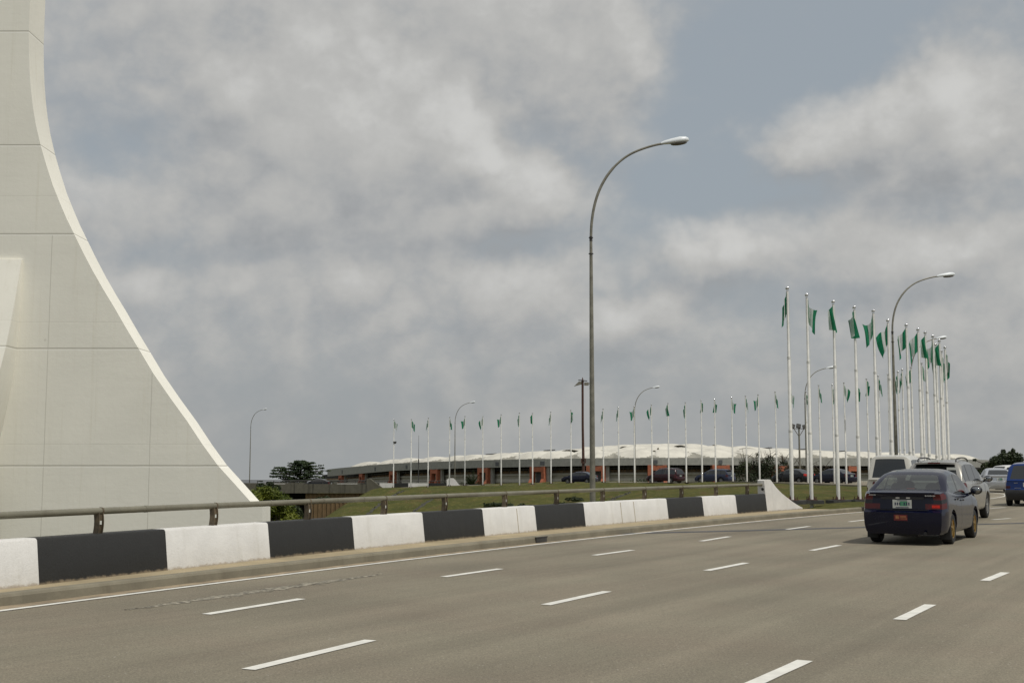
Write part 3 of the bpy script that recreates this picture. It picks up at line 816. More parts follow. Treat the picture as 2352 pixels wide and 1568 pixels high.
for i, (u, v, Y) in enumerate(MIDF):
    place_flag(u, v, Y, terr(A(u, v, Y).x, Y) if i < 8 else -.1, ks[(i*3) % 8] if i not in (12, 13) else 'open', i % 3, R([-8, 10, -20, -5, 14, -12][i % 6]) if i < 9 else R([-20, 165, 200, 185, 15][i-9]),
               'slim white flagpole behind the large poles, %s from the left of the middle row' % ORD[i],
               'small green and white flag on the %s middle row pole from the left' % ORD[i], 'flagpoles at the far right of the ring', 'flags of the middle row')
fk = ['open', 'open', 'limp', 'limp', 'lifted', 'lifted', 'lifted', 'limp', 'folded', 'limp', 'folded', 'limp', 'limp', 'lifted', 'lifted', 'folded', 'limp', 'folded', 'folded', 'lifted', 'limp', 'lifted']
fa = [-5, -5, 190, -10, 180, 185, 178, 190, 185, 200, -30, 190, 195, 182, 180, 200, 185, 30, 40, 5, 10, 182]
for i, (u, v, Y) in enumerate(FARF):
    place_flag(u, v, Y, terr(A(u, v, Y).x, Y), fk[i], i % 3, R(fa[i]),
               'thin white flagpole on the grass crest, %s from the left of the far row' % ORD[i],
               'distant flag %s, %s from the left of the far row' % (KIND_WORD[fk[i]], ORD[i]),
               'far flagpoles along the grass crest', 'flags of the far row')

# ------------------------------------------------------------------ vehicles
def glass_mat():
    m = bpy.data.materials.new('window_glass'); m.use_nodes = True; N = NT(m.node_tree)
    t = N.n('ShaderNodeBsdfTransparent'); t.inputs[0].default_value = (.50, .55, .52, 1)
    g = N.n('ShaderNodeBsdfGlossy'); g.inputs['Roughness'].default_value = .03; g.inputs[0].default_value = (1, 1, 1, 1)
    lw = N.n('ShaderNodeLayerWeight'); lw.inputs[0].default_value = .5
    f = N.m('ADD', N.m('MULTIPLY', N.m('POWER', lw.outputs['Facing'], 3.0), .6), .075)
    mx = N.n('ShaderNodeMixShader'); N.put(mx.inputs[0], f)
    m.node_tree.links.new(t.outputs[0], mx.inputs[1]); m.node_tree.links.new(g.outputs[0], mx.inputs[2])
    o = N.n('ShaderNodeOutputMaterial'); m.node_tree.links.new(mx.outputs[0], o.inputs[0])
    return m
M['clear_glass'] = glass_mat()
M['seat'] = simple('seat_fabric', (.055, .055, .055), .9, var=.1)
M['interior'] = simple('car_interior', (.03, .03, .03), .8, var=.1)

SEDAN = dict(rcut=.22, L=4.53, W=1.705, H=1.47, ra=-1.33, fa=1.27, zb=.21, tr=.305,
    deck=[(-2.265, 1.00), (-2.0, 1.03), (-1.6, 1.04), (-1.2, 1.0), (-.6, .955), (.6, .93), (1.1, .93), (1.5, .88), (2.0, .77), (2.265, .62)],
    yrb=-1.72, yrr=-.95, yrf=.28, yfb=1.28, inset=.17, roof=[(-.95, 1.41), (-.5, 1.46), (-.1, 1.47), (.28, 1.43)],
    rearp=[(.2, .10), (.3, .03), (.42, .0), (.655, .0), (.685, .015), (.70, .09), (.95, .11), (1.0, .085), (1.05, .07)],
    tl=(.70, .99), tlx=.50, win=[(-1.25, -.42), (-.34, .62)], seams=[-1.02, -.38, .98], plate_z=.80)
SUV = dict(L=4.73, W=1.845, H=1.68, ra=-1.38, fa=1.335, zb=.27, tr=.36,
    deck=[(-2.365, 1.06), (-2.0, 1.07), (-.6, 1.06), (.9, 1.05), (1.25, 1.04), (1.6, 1.0), (2.1, .88), (2.365, .70)],
    yrb=-2.30, yrr=-1.80, yrf=.25, yfb=1.32, inset=.20, roof=[(-1.80, 1.615), (-1.2, 1.67), (-.4, 1.68), (.25, 1.63)],
    rearp=[(.25, .12), (.38, .02), (.5, .0), (.68, .0), (.74, .06), (1.0, .09), (1.1, .09)],
    tl=(.80, 1.05), tlx=.66, win=[(-2.05, -1.38), (-1.28, -.30), (-.22, .70)], seams=[-1.12, -.26, 1.02], plate_z=.92)
VAN = dict(L=4.70, W=1.72, H=1.99, ra=-1.30, fa=1.27, zb=.24, tr=.33,
    deck=[(-2.35, 1.12), (1.0, 1.12), (1.7, 1.08), (2.1, .98), (2.35, .80)],
    yrb=-2.33, yrr=-2.16, yrf=1.05, yfb=2.02, inset=.13, roof=[(-2.16, 1.93), (-1.6, 1.985), (0, 1.99), (1.05, 1.93)],
    rearp=[(.25, .10), (.36, .02), (.5, .0), (.60, .0), (.65, .05), (1.0, .06), (1.2, .07)],
    tl=(.72, 1.10), tlx=.76, win=[(-2.0, -.95), (-.88, .15), (.25, 1.25)], seams=[-.9, .2, 1.45], plate_z=.78)
MPV = dict(L=4.70, W=1.86, H=1.75, ra=-1.45, fa=1.45, zb=.24, tr=.34,
    deck=[(-2.35, 1.02), (-1, 1.02), (1.0, 1.0), (1.5, .95), (2.1, .80), (2.35, .65)],
    yrb=-2.31, yrr=-1.93, yrf=.45, yfb=1.55, inset=.19, roof=[(-1.93, 1.68), (-1.2, 1.74), (-.3, 1.75), (.45, 1.69)],
    rearp=[(.22, .10), (.34, .02), (.46, .0), (.62, .0), (.68, .06), (1.0, .09), (1.1, .1)],
    tl=(.70, 1.01), tlx=.70, win=[(-2.05, -1.28), (-1.18, -.2), (-.1, .85)], seams=[-1.15, -.16, 1.15], plate_z=.86)
def make_car(spec, name, paint, rim='alloy', clear=False, tlmats=('red', 'smoke', 'red'), bumper=None, rails=False, spoiler=False, two_tone=None, trimbumper=False, flaps=False):
    S = spec; L, W, zb = S['L'], S['W'], S['zb']; HL = L/2
    root = empty(name); gl = M['clear_glass'] if clear else M['glass']
    mats = {}; MBs = {}
    def part(key, *ms):
        if key not in MBs: MBs[key] = MB(); mats[key] = list(ms)
        return MBs[key]
    dx = [a for a, _ in S['deck']]; dz = [b for _, b in S['deck']]
    deck = lambda y: float(np.interp(y, dx, dz))
    rpz = [a for a, _ in S['rearp']]; rpy = [b for _, b in S['rearp']]
    zr = deck(-HL)
    fs_ = sorted(set([0, .06, .14, .24, .34, .44, .54, .66, .78, .88, .95, 1.0] + [(q-zb)/(zr-zb) for q in (S['tl'][0], S['tl'][0]+(S['tl'][1]-S['tl'][0])*.36, S['tl'][0]+(S['tl'][1]-S['tl'][0])*.62, S['tl'][1])]))
    fs_ = [f for i, f in enumerate(fs_) if i == 0 or f - fs_[i-1] > .008]
    wf = lambda f: float(np.interp(f, [0, .06, .2, .45, .7, .9, .97, 1.0], [.90, .955, .985, 1.0, .995, .975, .955, .93]))
    def plan(y):
        a = max(0, (-HL+.45-y)/.45); b = max(0, (y-(HL-.75))/.75)
        return W/2*(1-.07*a*a-.02*a)*(1-.17*b*b)
    def arch(y):
        z = 0
        for ya in (S['ra'], S['fa']):
            r_ = S['tr']+.075; d = abs(y-ya)
            if d < r_: z = max(z, S['tr'] + math.sqrt(r_*r_-d*d))
        return z
    ys = list(np.linspace(-HL, -HL+.5, 8)) + list(np.linspace(-HL+.56, HL-.5, 52)) + list(np.linspace(HL-.44, HL, 8))
    for q in S['seams']: ys += [q-.010, q+.010]
    for ya in (S['ra'], S['fa']):
        r_ = S['tr']+.075; ys += [ya+r_*math.cos(math.pi*k/10) for k in range(11)]
    ys = sorted(ys); ys = [y for i, y in enumerate(ys) if i == 0 or y-ys[i-1] > .004]
    nf = len(fs_); tops = [.80, .55, .28, 0.0]
    rings = []
    for y in ys:
        zs = deck(y); w = plan(y); az_ = arch(y); half = []
        tr_ = sst(-HL+.55, -HL, y); tf = sst(HL-.5, HL, y)
        def pos(x, z):
            yy = y + tr_*(float(np.interp(z, rpz, rpy)) + .07*(x/(W/2))**2) - tf*(.12*(x/(W/2))**2 + .06*abs(z-.5)/.3)
            return (x, yy, z)
        for f in fs_:
            z = max(zb + f*(zs-zb), az_) if f < .9 else zb + f*(zs-zb)
            half.append(pos(w*wf(f), z))
        e = 1 - max(tr_, tf)
        for t in tops: half.append(pos(w*.93*t, zs + .028*e*(1-t*t) + .006*e))
        rings.append(half + [(-x, yy, z) for x, yy, z in half[-2::-1]])
    n = len(rings[0])
    def vkey(j): return j if j < nf else (n-1-j if n-1-j < nf else None)
    def addquad(key, ms, q, mi=0):
        mb = part(key, *ms); mb.add(q, [(0, 1, 2, 3)], mi)
    zt0, zt1 = S['tl']; ta, tb = zt0+(zt1-zt0)*.36, zt0+(zt1-zt0)*.62
    def tlmi(z): return 2 if z < ta else (1 if z < tb else 0)
    tlm = [M[k] for k in tlmats]
    for i in range(len(ys)-1):
        for j in range(n-1):
            q = [rings[i][j], rings[i+1][j], rings[i+1][j+1], rings[i][j+1]]
            cx = sum(p[0] for p in q)/4; cy = (ys[i]+ys[i+1])/2; cz = sum(p[2] for p in q)/4
            side_ = j < nf-1 or j >= n-nf
            wide = ys[i+1]-ys[i]
            sd_ = 'r' if cx > 0 else 'l'
            if side_ and cy < -HL+.30 and zt0-.005 < cz < zt1+.005 and cz < deck(-HL):
                if cy < -HL + (.30 if cz > ta else .36): addquad('taillight'+sd_, tlm, q, tlmi(cz)); continue
            if side_ and any(abs(cy-s_) < .0095 for s_ in S['seams']) and cz > zb+.08: addquad('door_gap', [M['trim']], q); continue
            if side_ and S['seams'][0] < cy < S['seams'][2] and cz > zb+.10:
                addquad(('door_f' if cy > S['seams'][1] else 'door_r')+sd_, [paint], q); continue
            if cy < -HL+.42 and cz < zt0-.02: addquad('rear_bumper', [M['trim'] if trimbumper else (bumper or paint)], q); continue
            if two_tone and cz < zb+.22: addquad('sill', [two_tone], q); continue
            addquad('body', [paint], q)
    # rear cap
    r0 = rings[0]; cols_ = sorted(set([-1, -.9, -.8, -S['tlx']/(W/2), -(S['tlx']+.13)/(W/2), -.35, -.15, 0, .15, .35, S['tlx']/(W/2), (S['tlx']+.13)/(W/2), .8, .9, 1]))
    def cp(fi, c):
        x, y, z = r0[fi]; wx = x*c
        return (wx, -HL + float(np.interp(z, rpz, rpy)) + .07*(wx/(W/2))**2, z)
    for fi in range(nf-1):
        for ci in range(len(cols_)-1):
            q = [cp(fi, cols_[ci]), cp(fi, cols_[ci+1]), cp(fi+1, cols_[ci+1]), cp(fi+1, cols_[ci])]
            cx = sum(p[0] for p in q)/4; cz = sum(p[2] for p in q)/4; sd_ = 'r' if cx > 0 else 'l'
            lim = S['tlx'] if cz < ta else S['tlx']+.11
            if zt0 < cz < zt1 and abs(cx) > lim: addquad('taillight'+sd_, tlm, q, tlmi(cz))
            elif cz < zt0-.02: addquad('rear_bumper', [M['trim'] if trimbumper else (bumper or paint)], q)
            else: addquad('tailgate', [paint], q)
    # front cap
    rl = rings[-1]
    part('body', paint).add([rl[j] for j in range(nf)] + [rl[n-1-j] for j in range(nf)], [(j, j+1, nf+j+1, nf+j) for j in range(nf-1)])
    # greenhouse
    yrb, yrr, yrf, yfb = S['yrb'], S['yrr'], S['yrf'], S['yfb']; ins = S['inset']
    prof = [(yrb, deck(yrb))] + S['roof'] + [(yfb, deck(yfb))]
    # bow the screens a little
    def zroof(y):
        z = float(np.interp(y, [a for a, _ in prof], [b for _, b in prof]))
        if y < yrr: t = (y-yrb)/(yrr-yrb); z += .05*math.sin(math.pi*t)*t
        if y > yrf: t = (yfb-y)/(yfb-yrf); z += .05*math.sin(math.pi*t)*t
        return z
    gy = list(np.linspace(yrb, yrr, 9)) + list(np.linspace(yrr, yrf, 14)) + list(np.linspace(yrf, yfb, 10))
    ga, gb = yrb+.09*(yrr-yrb), yrr-S.get('rcut', .12)*(yrr-yrb)
    gy += [ga, gb, yrf+.05, yfb-.06]
    for a, b in S['win']: gy += [a, b]
    gy = sorted(gy); gy = [y for i, y in enumerate(gy) if i == 0 or y-gy[i-1] > .004]
    Hr = S['H'] - deck(0); wb = W/2*.93
    grs = []
    for y in gy:
        zd = deck(y)-.005; h = max(.0, zroof(y)-zd); k = min(1, h/Hr); pl = plan(y)/(W/2)
        wbe = wb*pl; wt = wbe - ins*k
        half = [(wbe, y, zd), (wbe-ins*.07*k, y, zd+.07*h), (wbe-ins*.82*k, y, zd+.82*h), (wt-.03*k, y, zd+.91*h), (wt-.05-.04*k, y, zd+.97*h), (wt-.11-.07*k, y, zd+h), (wt*.55, y, zd+h+.012*k), (0, y, zd+h+.018*k)]
        grs.append(half + [(-a, b, c) for a, b, c in half[-2::-1]])
    ng = len(grs[0])
    for i in range(len(gy)-1):
        cy = (gy[i]+gy[i+1])/2
        for j in range(ng-1):
            q = [grs[i][j], grs[i+1][j], grs[i+1][j+1], grs[i][j+1]]; sd_ = 'r' if j < ng//2 else 'l'
            jj = j if j < ng//2 else ng-2-j
            if jj == 1:
                wn = [k for k, (a, b) in enumerate(S['win']) if a < cy < b]
                if wn: addquad('side_window%d%s' % (wn[0], sd_), [gl], q); continue
                if S['win'][0][0] < cy < S['win'][-1][1]: addquad('pillar%d%s' % (sum(cy > b for a, b in S['win']), sd_), [M['trim']], q); continue
            if jj >= 5 and ga < cy < gb: addquad('rear_window', [gl], q); continue
            if jj >= 5 and yrf+.05 < cy < yfb-.06: addquad('windshield', [gl], q); continue
            if cy > yrf+.05 and jj == 1 and cy < yfb-.1: addquad('roof', [paint], q); continue
            addquad('roof', [paint], q)
    names = {'door_fr': 'door', 'door_fl': 'door', 'door_rr': 'door', 'door_rl': 'door', 'taillightr': 'taillight', 'taillightl': 'taillight', 'door_gap': 'door_seam'}
    objs = {}
    for k, mb in MBs.items():
        nm = names.get(k, 'side_window' if k.startswith('side_window') else 'pillar' if k.startswith('pillar') else k)
        me_ = mb.build(nm, mats[k], root, sharp=50, fixn=False)
        bm = bmesh.new(); bm.from_mesh(me_.data); bmesh.ops.remove_doubles(bm, verts=bm.verts, dist=.0008)
        bmesh.ops.recalc_face_normals(bm, faces=bm.faces); bm.to_mesh(me_.data); bm.free()
        me_.data.polygons.foreach_set('use_smooth', [True]*len(me_.data.polygons)); me_.data.set_sharp_from_angle(angle=R(38)); objs[k] = me_
    # underbody, cabin tub and seats
    mb = MB(); mb.box((0, 0, zb+.14), (W*.80, L-.5, .26)); mb.box((0, -HL+.5, zb+.02), (.5, .35, .12)); mb.tube([(.45, -HL+.02, zb+.03), (.45, -HL+.5, zb+.03)], .03, 8); mb.build('underbody', M['trim'], root, smooth=False)
    if clear:
        mb = MB(); zi = deck(0)
        mb.add([(-wb*.93, yrb+.1, deck(yrb+.1)+.045), (wb*.93, yrb+.1, deck(yrb+.1)+.045), (wb*.93, yfb-.12, deck(yfb-.1)+.045), (-wb*.93, yfb-.12, deck(yfb-.1)+.045)], [(0, 1, 2, 3)])
        mb.build('cabin_floor', M['interior'], root, smooth=False)
        for sx in (-.36, .36):
            for yy, zz in ((-.95, zi+.16), (.15, zi+.20)):
                mb = MB(); mb.ball((sx, yy, zz), .13, 12, sc_=(1.05, .5, .75)); mb.ball((sx, yy+.03, zi-.04), .30, 12, sc_=(.85, .35, .75)); mb.build('seat', M['seat'], root)
    # wheels
    for ya in (S['ra'], S['fa']):
        for sx in (-1, 1):
            r_ = S['tr']; wx = sx*(W/2-.125)
            mb = MB(); hw = .105
            mb.lathe([(r_*.62, -hw), (r_*.9, -hw), (r_*.985, -hw*.8), (r_, -hw*.4), (r_, hw*.4), (r_*.985, hw*.8), (r_*.9, hw), (r_*.62, hw*.95), (r_*.60, hw*.3)], 28, axis='X')
            wh = mb.build('wheel', M['black_rubber'], root, sharp=30); wh.location = (wx, ya, r_)
            mb = MB(); rr = r_*.64; o_ = sx*hw*.62
            mb.lathe([(rr, sx*hw*.95), (rr*.93, sx*hw*.9), (rr*.90, sx*hw*.2)], 24, axis='X')
            for k in range(5):
                a_ = 2*math.pi*k/5+.3; d = Vector((0, math.cos(a_), math.sin(a_)))
                mb.bar(Vector((o_+sx*.02, 0, 0)), Vector((o_, 0, 0))+d*rr*.95, .05 if k % 1 == 0 else .03, .03)
            mb.lathe([(0, o_+sx*.035), (rr*.22, o_+sx*.03), (rr*.26, o_)], 12, axis='X')
            mb.build('rim', M[rim], wh, sharp=30)
            mb = MB(); mb.lathe([(0, -sx*hw*.2), (rr*.95, -sx*hw*.2)], 20, axis='X'); mb.build('brake_disc', M['trim'], wh)
            if flaps and ya < 0:
                mb = MB(); mb.box((wx, ya-r_-.06, .24), (.22, .015, .26)); mb.build('mud_flap', M['black_rubber'], root, smooth=False)
    # mirrors, handles, plate
    for sx in (-1, 1):
        ym = yfb-.42
        mb = MB(); mb.ball((sx*(W/2+.10), ym, deck(ym)+.10), .13, 14, sc_=(1.0, .55, .72)); mb.bar((sx*(W/2-.06), ym+.03, deck(ym)+.02), (sx*(W/2+.06), ym, deck(ym)+.07), .05, .05)
        mi_ = mb.build('wing_mirror', M['trim'], root)
        mb = MB(); mb.ball((sx*(W/2+.10), ym-.055, deck(ym)+.10), .10, 12, sc_=(1.0, .22, .68)); mb.build('mirror_glass', M['mirror'], mi_)
        for key, yy in (('door_f'+('r' if sx > 0 else 'l'), S['seams'][1]+.12), ('door_r'+('r' if sx > 0 else 'l'), S['seams'][0]+.14)):
            mb = MB(); mb.ball((sx*(plan(yy)+.008), yy, deck(yy)-.10), .09, 10, sc_=(.2, 1, .22)); mb.build('handle', M['trim'] if clear else paint, objs[key])
    yb = lambda z: -HL + float(np.interp(z, rpz, rpy))
    pz = S['plate_z']
    mb = MB(); mb.box((0, yb(pz)-.012, pz), (.38, .012, .165), 0)
    mb.box((.03, yb(pz)-.0195, pz+.005), (.15, .003, .09), 1)
    for k in range(7):
        if k == 3: continue
        mb.box((-.135+k*.045, yb(pz)-.023, pz+.002), (.024, .003, .055), 2)
    mb.box((0, yb(pz)-.023, pz+.066), (.20, .003, .012), 2); mb.box((0, yb(pz)-.023, pz-.066), (.26, .003, .014), 2)
    mb.build('number_plate', [M['plate'], M['plate_green'], M['plate_ink']], root, smooth=False)
    if rails:
        for sx in (-1, 1):
            x_ = sx*(wb-ins-.12); z_ = S['H']
            mb = MB(); mb.tube(smoothpath([(x_, yrr+.15, z_-.05), (x_, yrr+.3, z_+.035), (x_, -.5, z_+.065), (x_, yrf-.15, z_+.03), (x_, yrf, z_-.05)], 5), .02, 8); mb.build('roof_rail', M['trim'], root)
    if spoiler:
        mb = MB(); zt = S['roof'][0][1]
        vs = []
        for x in np.linspace(-1, 1, 9):
            xx = x*(wb-ins-.10); yo = .03*x*x
            vs += [(xx, yrr+.10, zt+.035-.02*x*x), (xx, yrr-.26+yo, zt+.0-.02*x*x), (xx, yrr-.26+yo, zt-.045-.02*x*x), (xx, yrr+.02, zt-.03-.02*x*x)]
        mb.add(vs, [(4*i+a, 4*i+(a+1) % 4, 4*i+4+(a+1) % 4, 4*i+4+a) for i in range(8) for a in range(4)] + [(0, 1, 2, 3), (35, 34, 33, 32)])
        sp = mb.build('spoiler', paint, root, sharp=40)
        mb = MB(); mb.box((0, yrr-.262, zt-.02), (.34, .012, .035)); mb.build('brake_lamp', M['red'], sp, smooth=False)
    return root, objs
def put(o, rear, az, half, label, cat='car', group=None, z=0.0):
    """set a car down with the middle of its tail at rear, heading az degrees right of the view"""
    a = R(az); o.location = (rear[0] + math.sin(a)*half, rear[1] + math.cos(a)*half, z); o.rotation_euler = (0, 0, -a)
    tag(o, label, cat, group)

M['navy'] = car_paint('navy_paint', (.0035, .005, .020), 0, .22)
M['silver_beige'] = car_paint('silver_beige_paint', (.36, .35, .32), .55, .32)
M['van_white'] = car_paint('cream_white_paint', (.60, .59, .54), 0, .35)
M['silver'] = car_paint('silver_paint', (.46, .48, .51), .55, .3)
M['blue'] = car_paint('blue_paint', (.012, .040, .170), .35, .28)
M['maroon'] = car_paint('maroon_paint', (.030, .006, .009), .1, .3)
M['slate'] = car_paint('slate_paint', (.022, .030, .062), .2, .3)
M['charcoal'] = car_paint('charcoal_paint', (.014, .015, .018), .1, .3)
M['white_car'] = car_paint('white_paint', (.62, .62, .60), 0, .3)

# the navy sedan in front
car, ob = make_car(SEDAN, 'sedan_car', M['navy'], 'gold', clear=True, flaps=True)
rearL, rearR = G(2003, 1243), G(2192, 1249)
ax_ = (rearL + rearR)/2
car.scale = (1, 1, 1.04); put(car, ax_ - Vector((math.sin(R(30)), math.cos(R(30)), 0))*(2.265-1.33), 30, 2.265, 'dark navy saloon car with gold wheel rims driving away, nearest vehicle on the road')
def deco(name, mat, boxes, parent):
    mb = MB()
    for c, d in boxes: mb.box(c, d)
    return mb.build(name, mat, parent, smooth=False)
rp = lambda z: -2.265 + float(np.interp(z, [a for a, _ in SEDAN['rearp']], [b for _, b in SEDAN['rearp']]))
deco('plate_recess', M['trim'], [((0, rp(.915)-.004, .915), (.86, .012, .045))], car)
deco('plate_lamp', M['lens_clear'], [((-.09, rp(.92)-.014, .918), (.075, .012, .022)), ((.12, rp(.92)-.014, .918), (.075, .012, .022))], car)
deco('trunk_lip', M['navy'], [((0, rp(1.0)+.02, 1.012), (1.28, .10, .022))], car)
bl = []
for k in range(6): bl.append(((-.66+k*.024, rp(.975)-.004+.004*abs(k-12)/6, .972), (.016, .010, .016 if k % 2 else .022)))
for k in range(8): bl.append(((.46+k*.026, rp(.965)+.012, .962), (.018, .012, .018 if k % 2 else .026)))
deco('chrome_badge', M['chrome'], bl, car)
M['sticker_red'] = simple('sticker_red', (.13, .010, .012), .5, var=.1); M['sticker_gold'] = simple('sticker_gold', (.30, .12, .05), .5, var=.3, scale=25)
stk = deco('bumper_sticker', M['sticker_red'], [((-.02, -2.268, .535), (.265, .012, .115))], car)
deco('sticker_print', M['sticker_gold'], [((-.085, -2.275, .545), (.07, .008, .07)), ((.03, -2.275, .555), (.12, .008, .028)), ((.04, -2.275, .515), (.13, .008, .016))], stk)
deco('high_brake_lamp', M['red_bright'], [((.02, -1.44, 1.085), (.15, .05, .03))], car)
deco('bumper_strip', M['trim'], [((0, rp(.69)+.01, .685), (1.05, .02, .014))], car)

lt = MB(); lt.box((.66, rp(.76)+.012, .755), (.15, .02, .055)); lt.build('painted_glint', M['red_bright'], car, smooth=False)  # sun glint on the right tail lens, painted as a bright red box
# silver estate ahead of it
suv, ob = make_car(SUV, 'estate_car', M['silver_beige'], 'alloy', rails=True, spoiler=True, tlmats=('red', 'red', 'red_bright'))
suv.scale = (1, 1, 1.06); put(suv, Vector((13.35, 37.55, 0)) - Vector((math.sin(R(30)), math.cos(R(30)), 0))*2.365, 30, 2.365, 'silver beige estate car with roof rails half hidden behind the navy saloon')
deco('window_sticker', M['plate'], [((.48, -2.06, 1.44), (.26, .01, .07))], suv)
van, ob = make_car(VAN, 'minibus', M['van_white'], 'alloy', tlmats=('red_bright', 'red', 'red_dark'))
put(van, G(1989, 1174) + Vector((.85*math.cos(R(26)), -.85*math.sin(R(26)), 0)), 26, 2.35, 'cream white minibus with a big dark rear window, left of the silver estate', 'minibus')
mb = MB(); mb.add([(-.62, -2.31, .97), (-.48, -2.31, .97), (-.55, -2.31, 1.08), (-.62, -2.295, .97), (-.48, -2.295, .97), (-.55, -2.295, 1.08)], [(0, 1, 2), (5, 4, 3), (0, 3, 4, 1), (1, 4, 5, 2), (2, 5, 3, 0)]); mb.build('warning_triangle', M['red'], van, smooth=False)
sil, ob = make_car(SEDAN, 'silver_car', M['silver'], 'alloy', tlmats=('red_bright', 'red_bright', 'lens_clear'))
put(sil, A(2299, 1120, 75) * 1.0, 14, 2.265, 'silver saloon car seen between the estate car and the blue people carrier')
sil.location.z = 0
mpv, ob = make_car(MPV, 'people_carrier', M['blue'], 'alloy', trimbumper=True, tlmats=('red', 'smoke', 'red_dark'))
put(mpv, G(2306, 1162) + Vector((.93*math.cos(R(28)), -.93*math.sin(R(28)), 0)), 28, 2.35, 'bright blue people carrier with a dark bumper, cut by the right edge of view')
deco('chrome_badge', M['chrome'], [((-.52+k*.03, -2.285, .93), (.02, .012, .022)) for k in range(5)] + [((-.50+k*.026, -2.325, .73), (.018, .012, .02)) for k in range(9)], mpv)
wsv, ob = make_car(SUV, 'white_car', M['white_car'], 'alloy')
q = A(2322, 1090, 92); put(wsv, (q.x-1.2, q.y), 70, 2.365, 'white car whose roof and side windows show above the silver saloon')
# parked and passing cars on the ring road behind the far flags
def ringcar(spec, name, paint, u, Y, az, label, **k):
    o, _ = make_car(spec, name, paint, **k); q = A(u, 1112, Y)
    o.location = (q.x, Y, terr(q.x, Y) - .02); o.rotation_euler = (0, 0, -R(az)); tag(o, label, 'car', 'cars on the ring road by the stadium')
ringcar(SEDAN, 'sedan_car', M['navy'], 1331, 153, -64, 'small dark navy saloon half hidden behind the tall foreground lamp post', tlmats=('red_bright', 'red', 'red'))
ringcar(MPV, 'hatchback_car', M['maroon'], 1528, 146, -46, 'maroon people carrier in front of an orange portal of the stadium', rails=True)
ringcar(SUV, 'suv_car', M['slate'], 1642, 142, -48, 'slate blue off-road car with roof rack by the stadium', rails=True, spoiler=True)
ringcar(SEDAN, 'sedan_car', M['charcoal'], 1822, 124, -40, 'charcoal saloon car beside the leafless thicket, behind the first near flagpole', tlmats=('red_bright', 'red_bright', 'red'))
ringcar(SEDAN, 'sedan_car', M['navy'], 1914, 118, -38, 'dark blue saloon car behind the second and third near flagpoles', tlmats=('red', 'red', 'red_dark'))
oc, _ = make_car(SEDAN, 'sedan_car', M['charcoal']); q = A(730, 1100, 183); oc.location = (q.x, 183, -1.75); oc.rotation_euler = (0, 0, R(78)); tag(oc, 'dark car crossing the overpass behind its railing', 'car')

# ring road strip behind the far flag row
rp_ = [(A(u, 1100, Y+1.5).x, Y+1.5) for u, Y in [(2040, 100), (1960, 110), (1900, 114), (1741, 128), (1573, 137), (1385, 146.5), (1150, 158.5), (905, 171), (800, 176)]]
mb = MB(); vs = []
for x, y in rp_:
    vs += [(x, y, terr(x, y)+.05), (x+3.5, y+10, terr(x+3.5, y+10)+.05)]
mb.add(vs, [(2*i, 2*i+1, 2*i+3, 2*i+2) for i in range(len(rp_)-1)])
rr_ = mb.build('ring_road', M['ring_asphalt'], smooth=False); tag(rr_, kind='structure')
for p_ in rr_.data.polygons:
    if p_.normal.z < 0: p_.flip()

# ------------------------------------------------------------------ stadium (velodrome) with a tented roof
M['fascia'] = concrete('grey_fascia', (.34, .34, .315), (.24, .24, .22), amount=.3)
M['tent'] = simple('tent_fabric', (.56, .54, .475), .8, var=.13, scale=.30)
M['terracotta'] = simple('terracotta', (.36, .115, .06), .8, var=.15, scale=2)
M['stad_wall'] = concrete('stand_wall', (.36, .34, .28), (.20, .185, .15), amount=.4)
M['stad_light'] = concrete('stand_panel', (.52, .50, .44), (.32, .30, .26), amount=.3)
M['void_shade'] = simple('painted_void_shade', (.022, .021, .02), .9, var=.2)  # near-black colour standing in for the shade of deep hollows
M['wood_seat'] = simple('seat_boards', (.20, .13, .065), .9, var=.3, scale=.8)
M['vent'] = simple('vent_panel', (.10, .105, .115), .7, var=.1)
su = [640, 700, 777, 845, 902, 995, 1107, 1232, 1365, 1510, 1657, 1796, 1963, 2100, 2230, 2330, 2420]
sY = [460, 400, 362, 327, 306, 284, 266, 253, 246.5, 244, 246, 252, 264, 281, 310, 350, 400]
sT = [1092, 1084, 1074.5, 1068.5, 1064, 1060, 1056.2, 1053.5, 1052, 1051, 1051, 1051, 1051.5, 1052, 1054.5, 1058, 1062]
sB = [1106, 1098, 1091.6, 1085.5, 1080.7, 1077, 1073.8, 1071.3, 1069, 1067.5, 1067.5, 1069, 1069.5, 1070.5, 1072.5, 1075, 1078]
def scurve(u):
    Y = float(np.interp(u, su, sY)); return A(u, np.interp(u, su, sT), Y), A(u, np.interp(u, su, sB), Y)
stad = empty('stadium', (20, 244, -4)); tag(stad, 'low round stadium with white quilted tent roof, grey fascia and terracotta portals beyond the flags', 'stadium')
SOFF = stad.location.copy()
def sbuild(mb, name, mat, parent=stad, **k):
    mb.v = [(x-SOFF.x, y-SOFF.y, z-SOFF.z) for x, y, z in mb.v]; return mb.build(name, mat, parent, **k)
us = np.linspace(752, 2420, 120)
mid = Vector((25, 340, 0))
def inw(u):
    a, _ = scurve(u-8); b, _ = scurve(u+8); d = b-a; d.z = 0; d.normalize(); n = Vector((-d.y, d.x, 0)); return n if n.dot(mid-a) > 0 else -n
mb = MB(); rows = []
for u in us:
    t, b = scurve(u); n = inw(u); rows += [t, b, b + n*.35, t + n*.35]
mb.add(rows, [(4*i+a, 4*i+(a+1) % 4, 4*i+4+(a+1) % 4, 4*i+4+a) for i in range(len(us)-1) for a in range(4)])
sbuild(mb, 'fascia', M['fascia'], sharp=30)
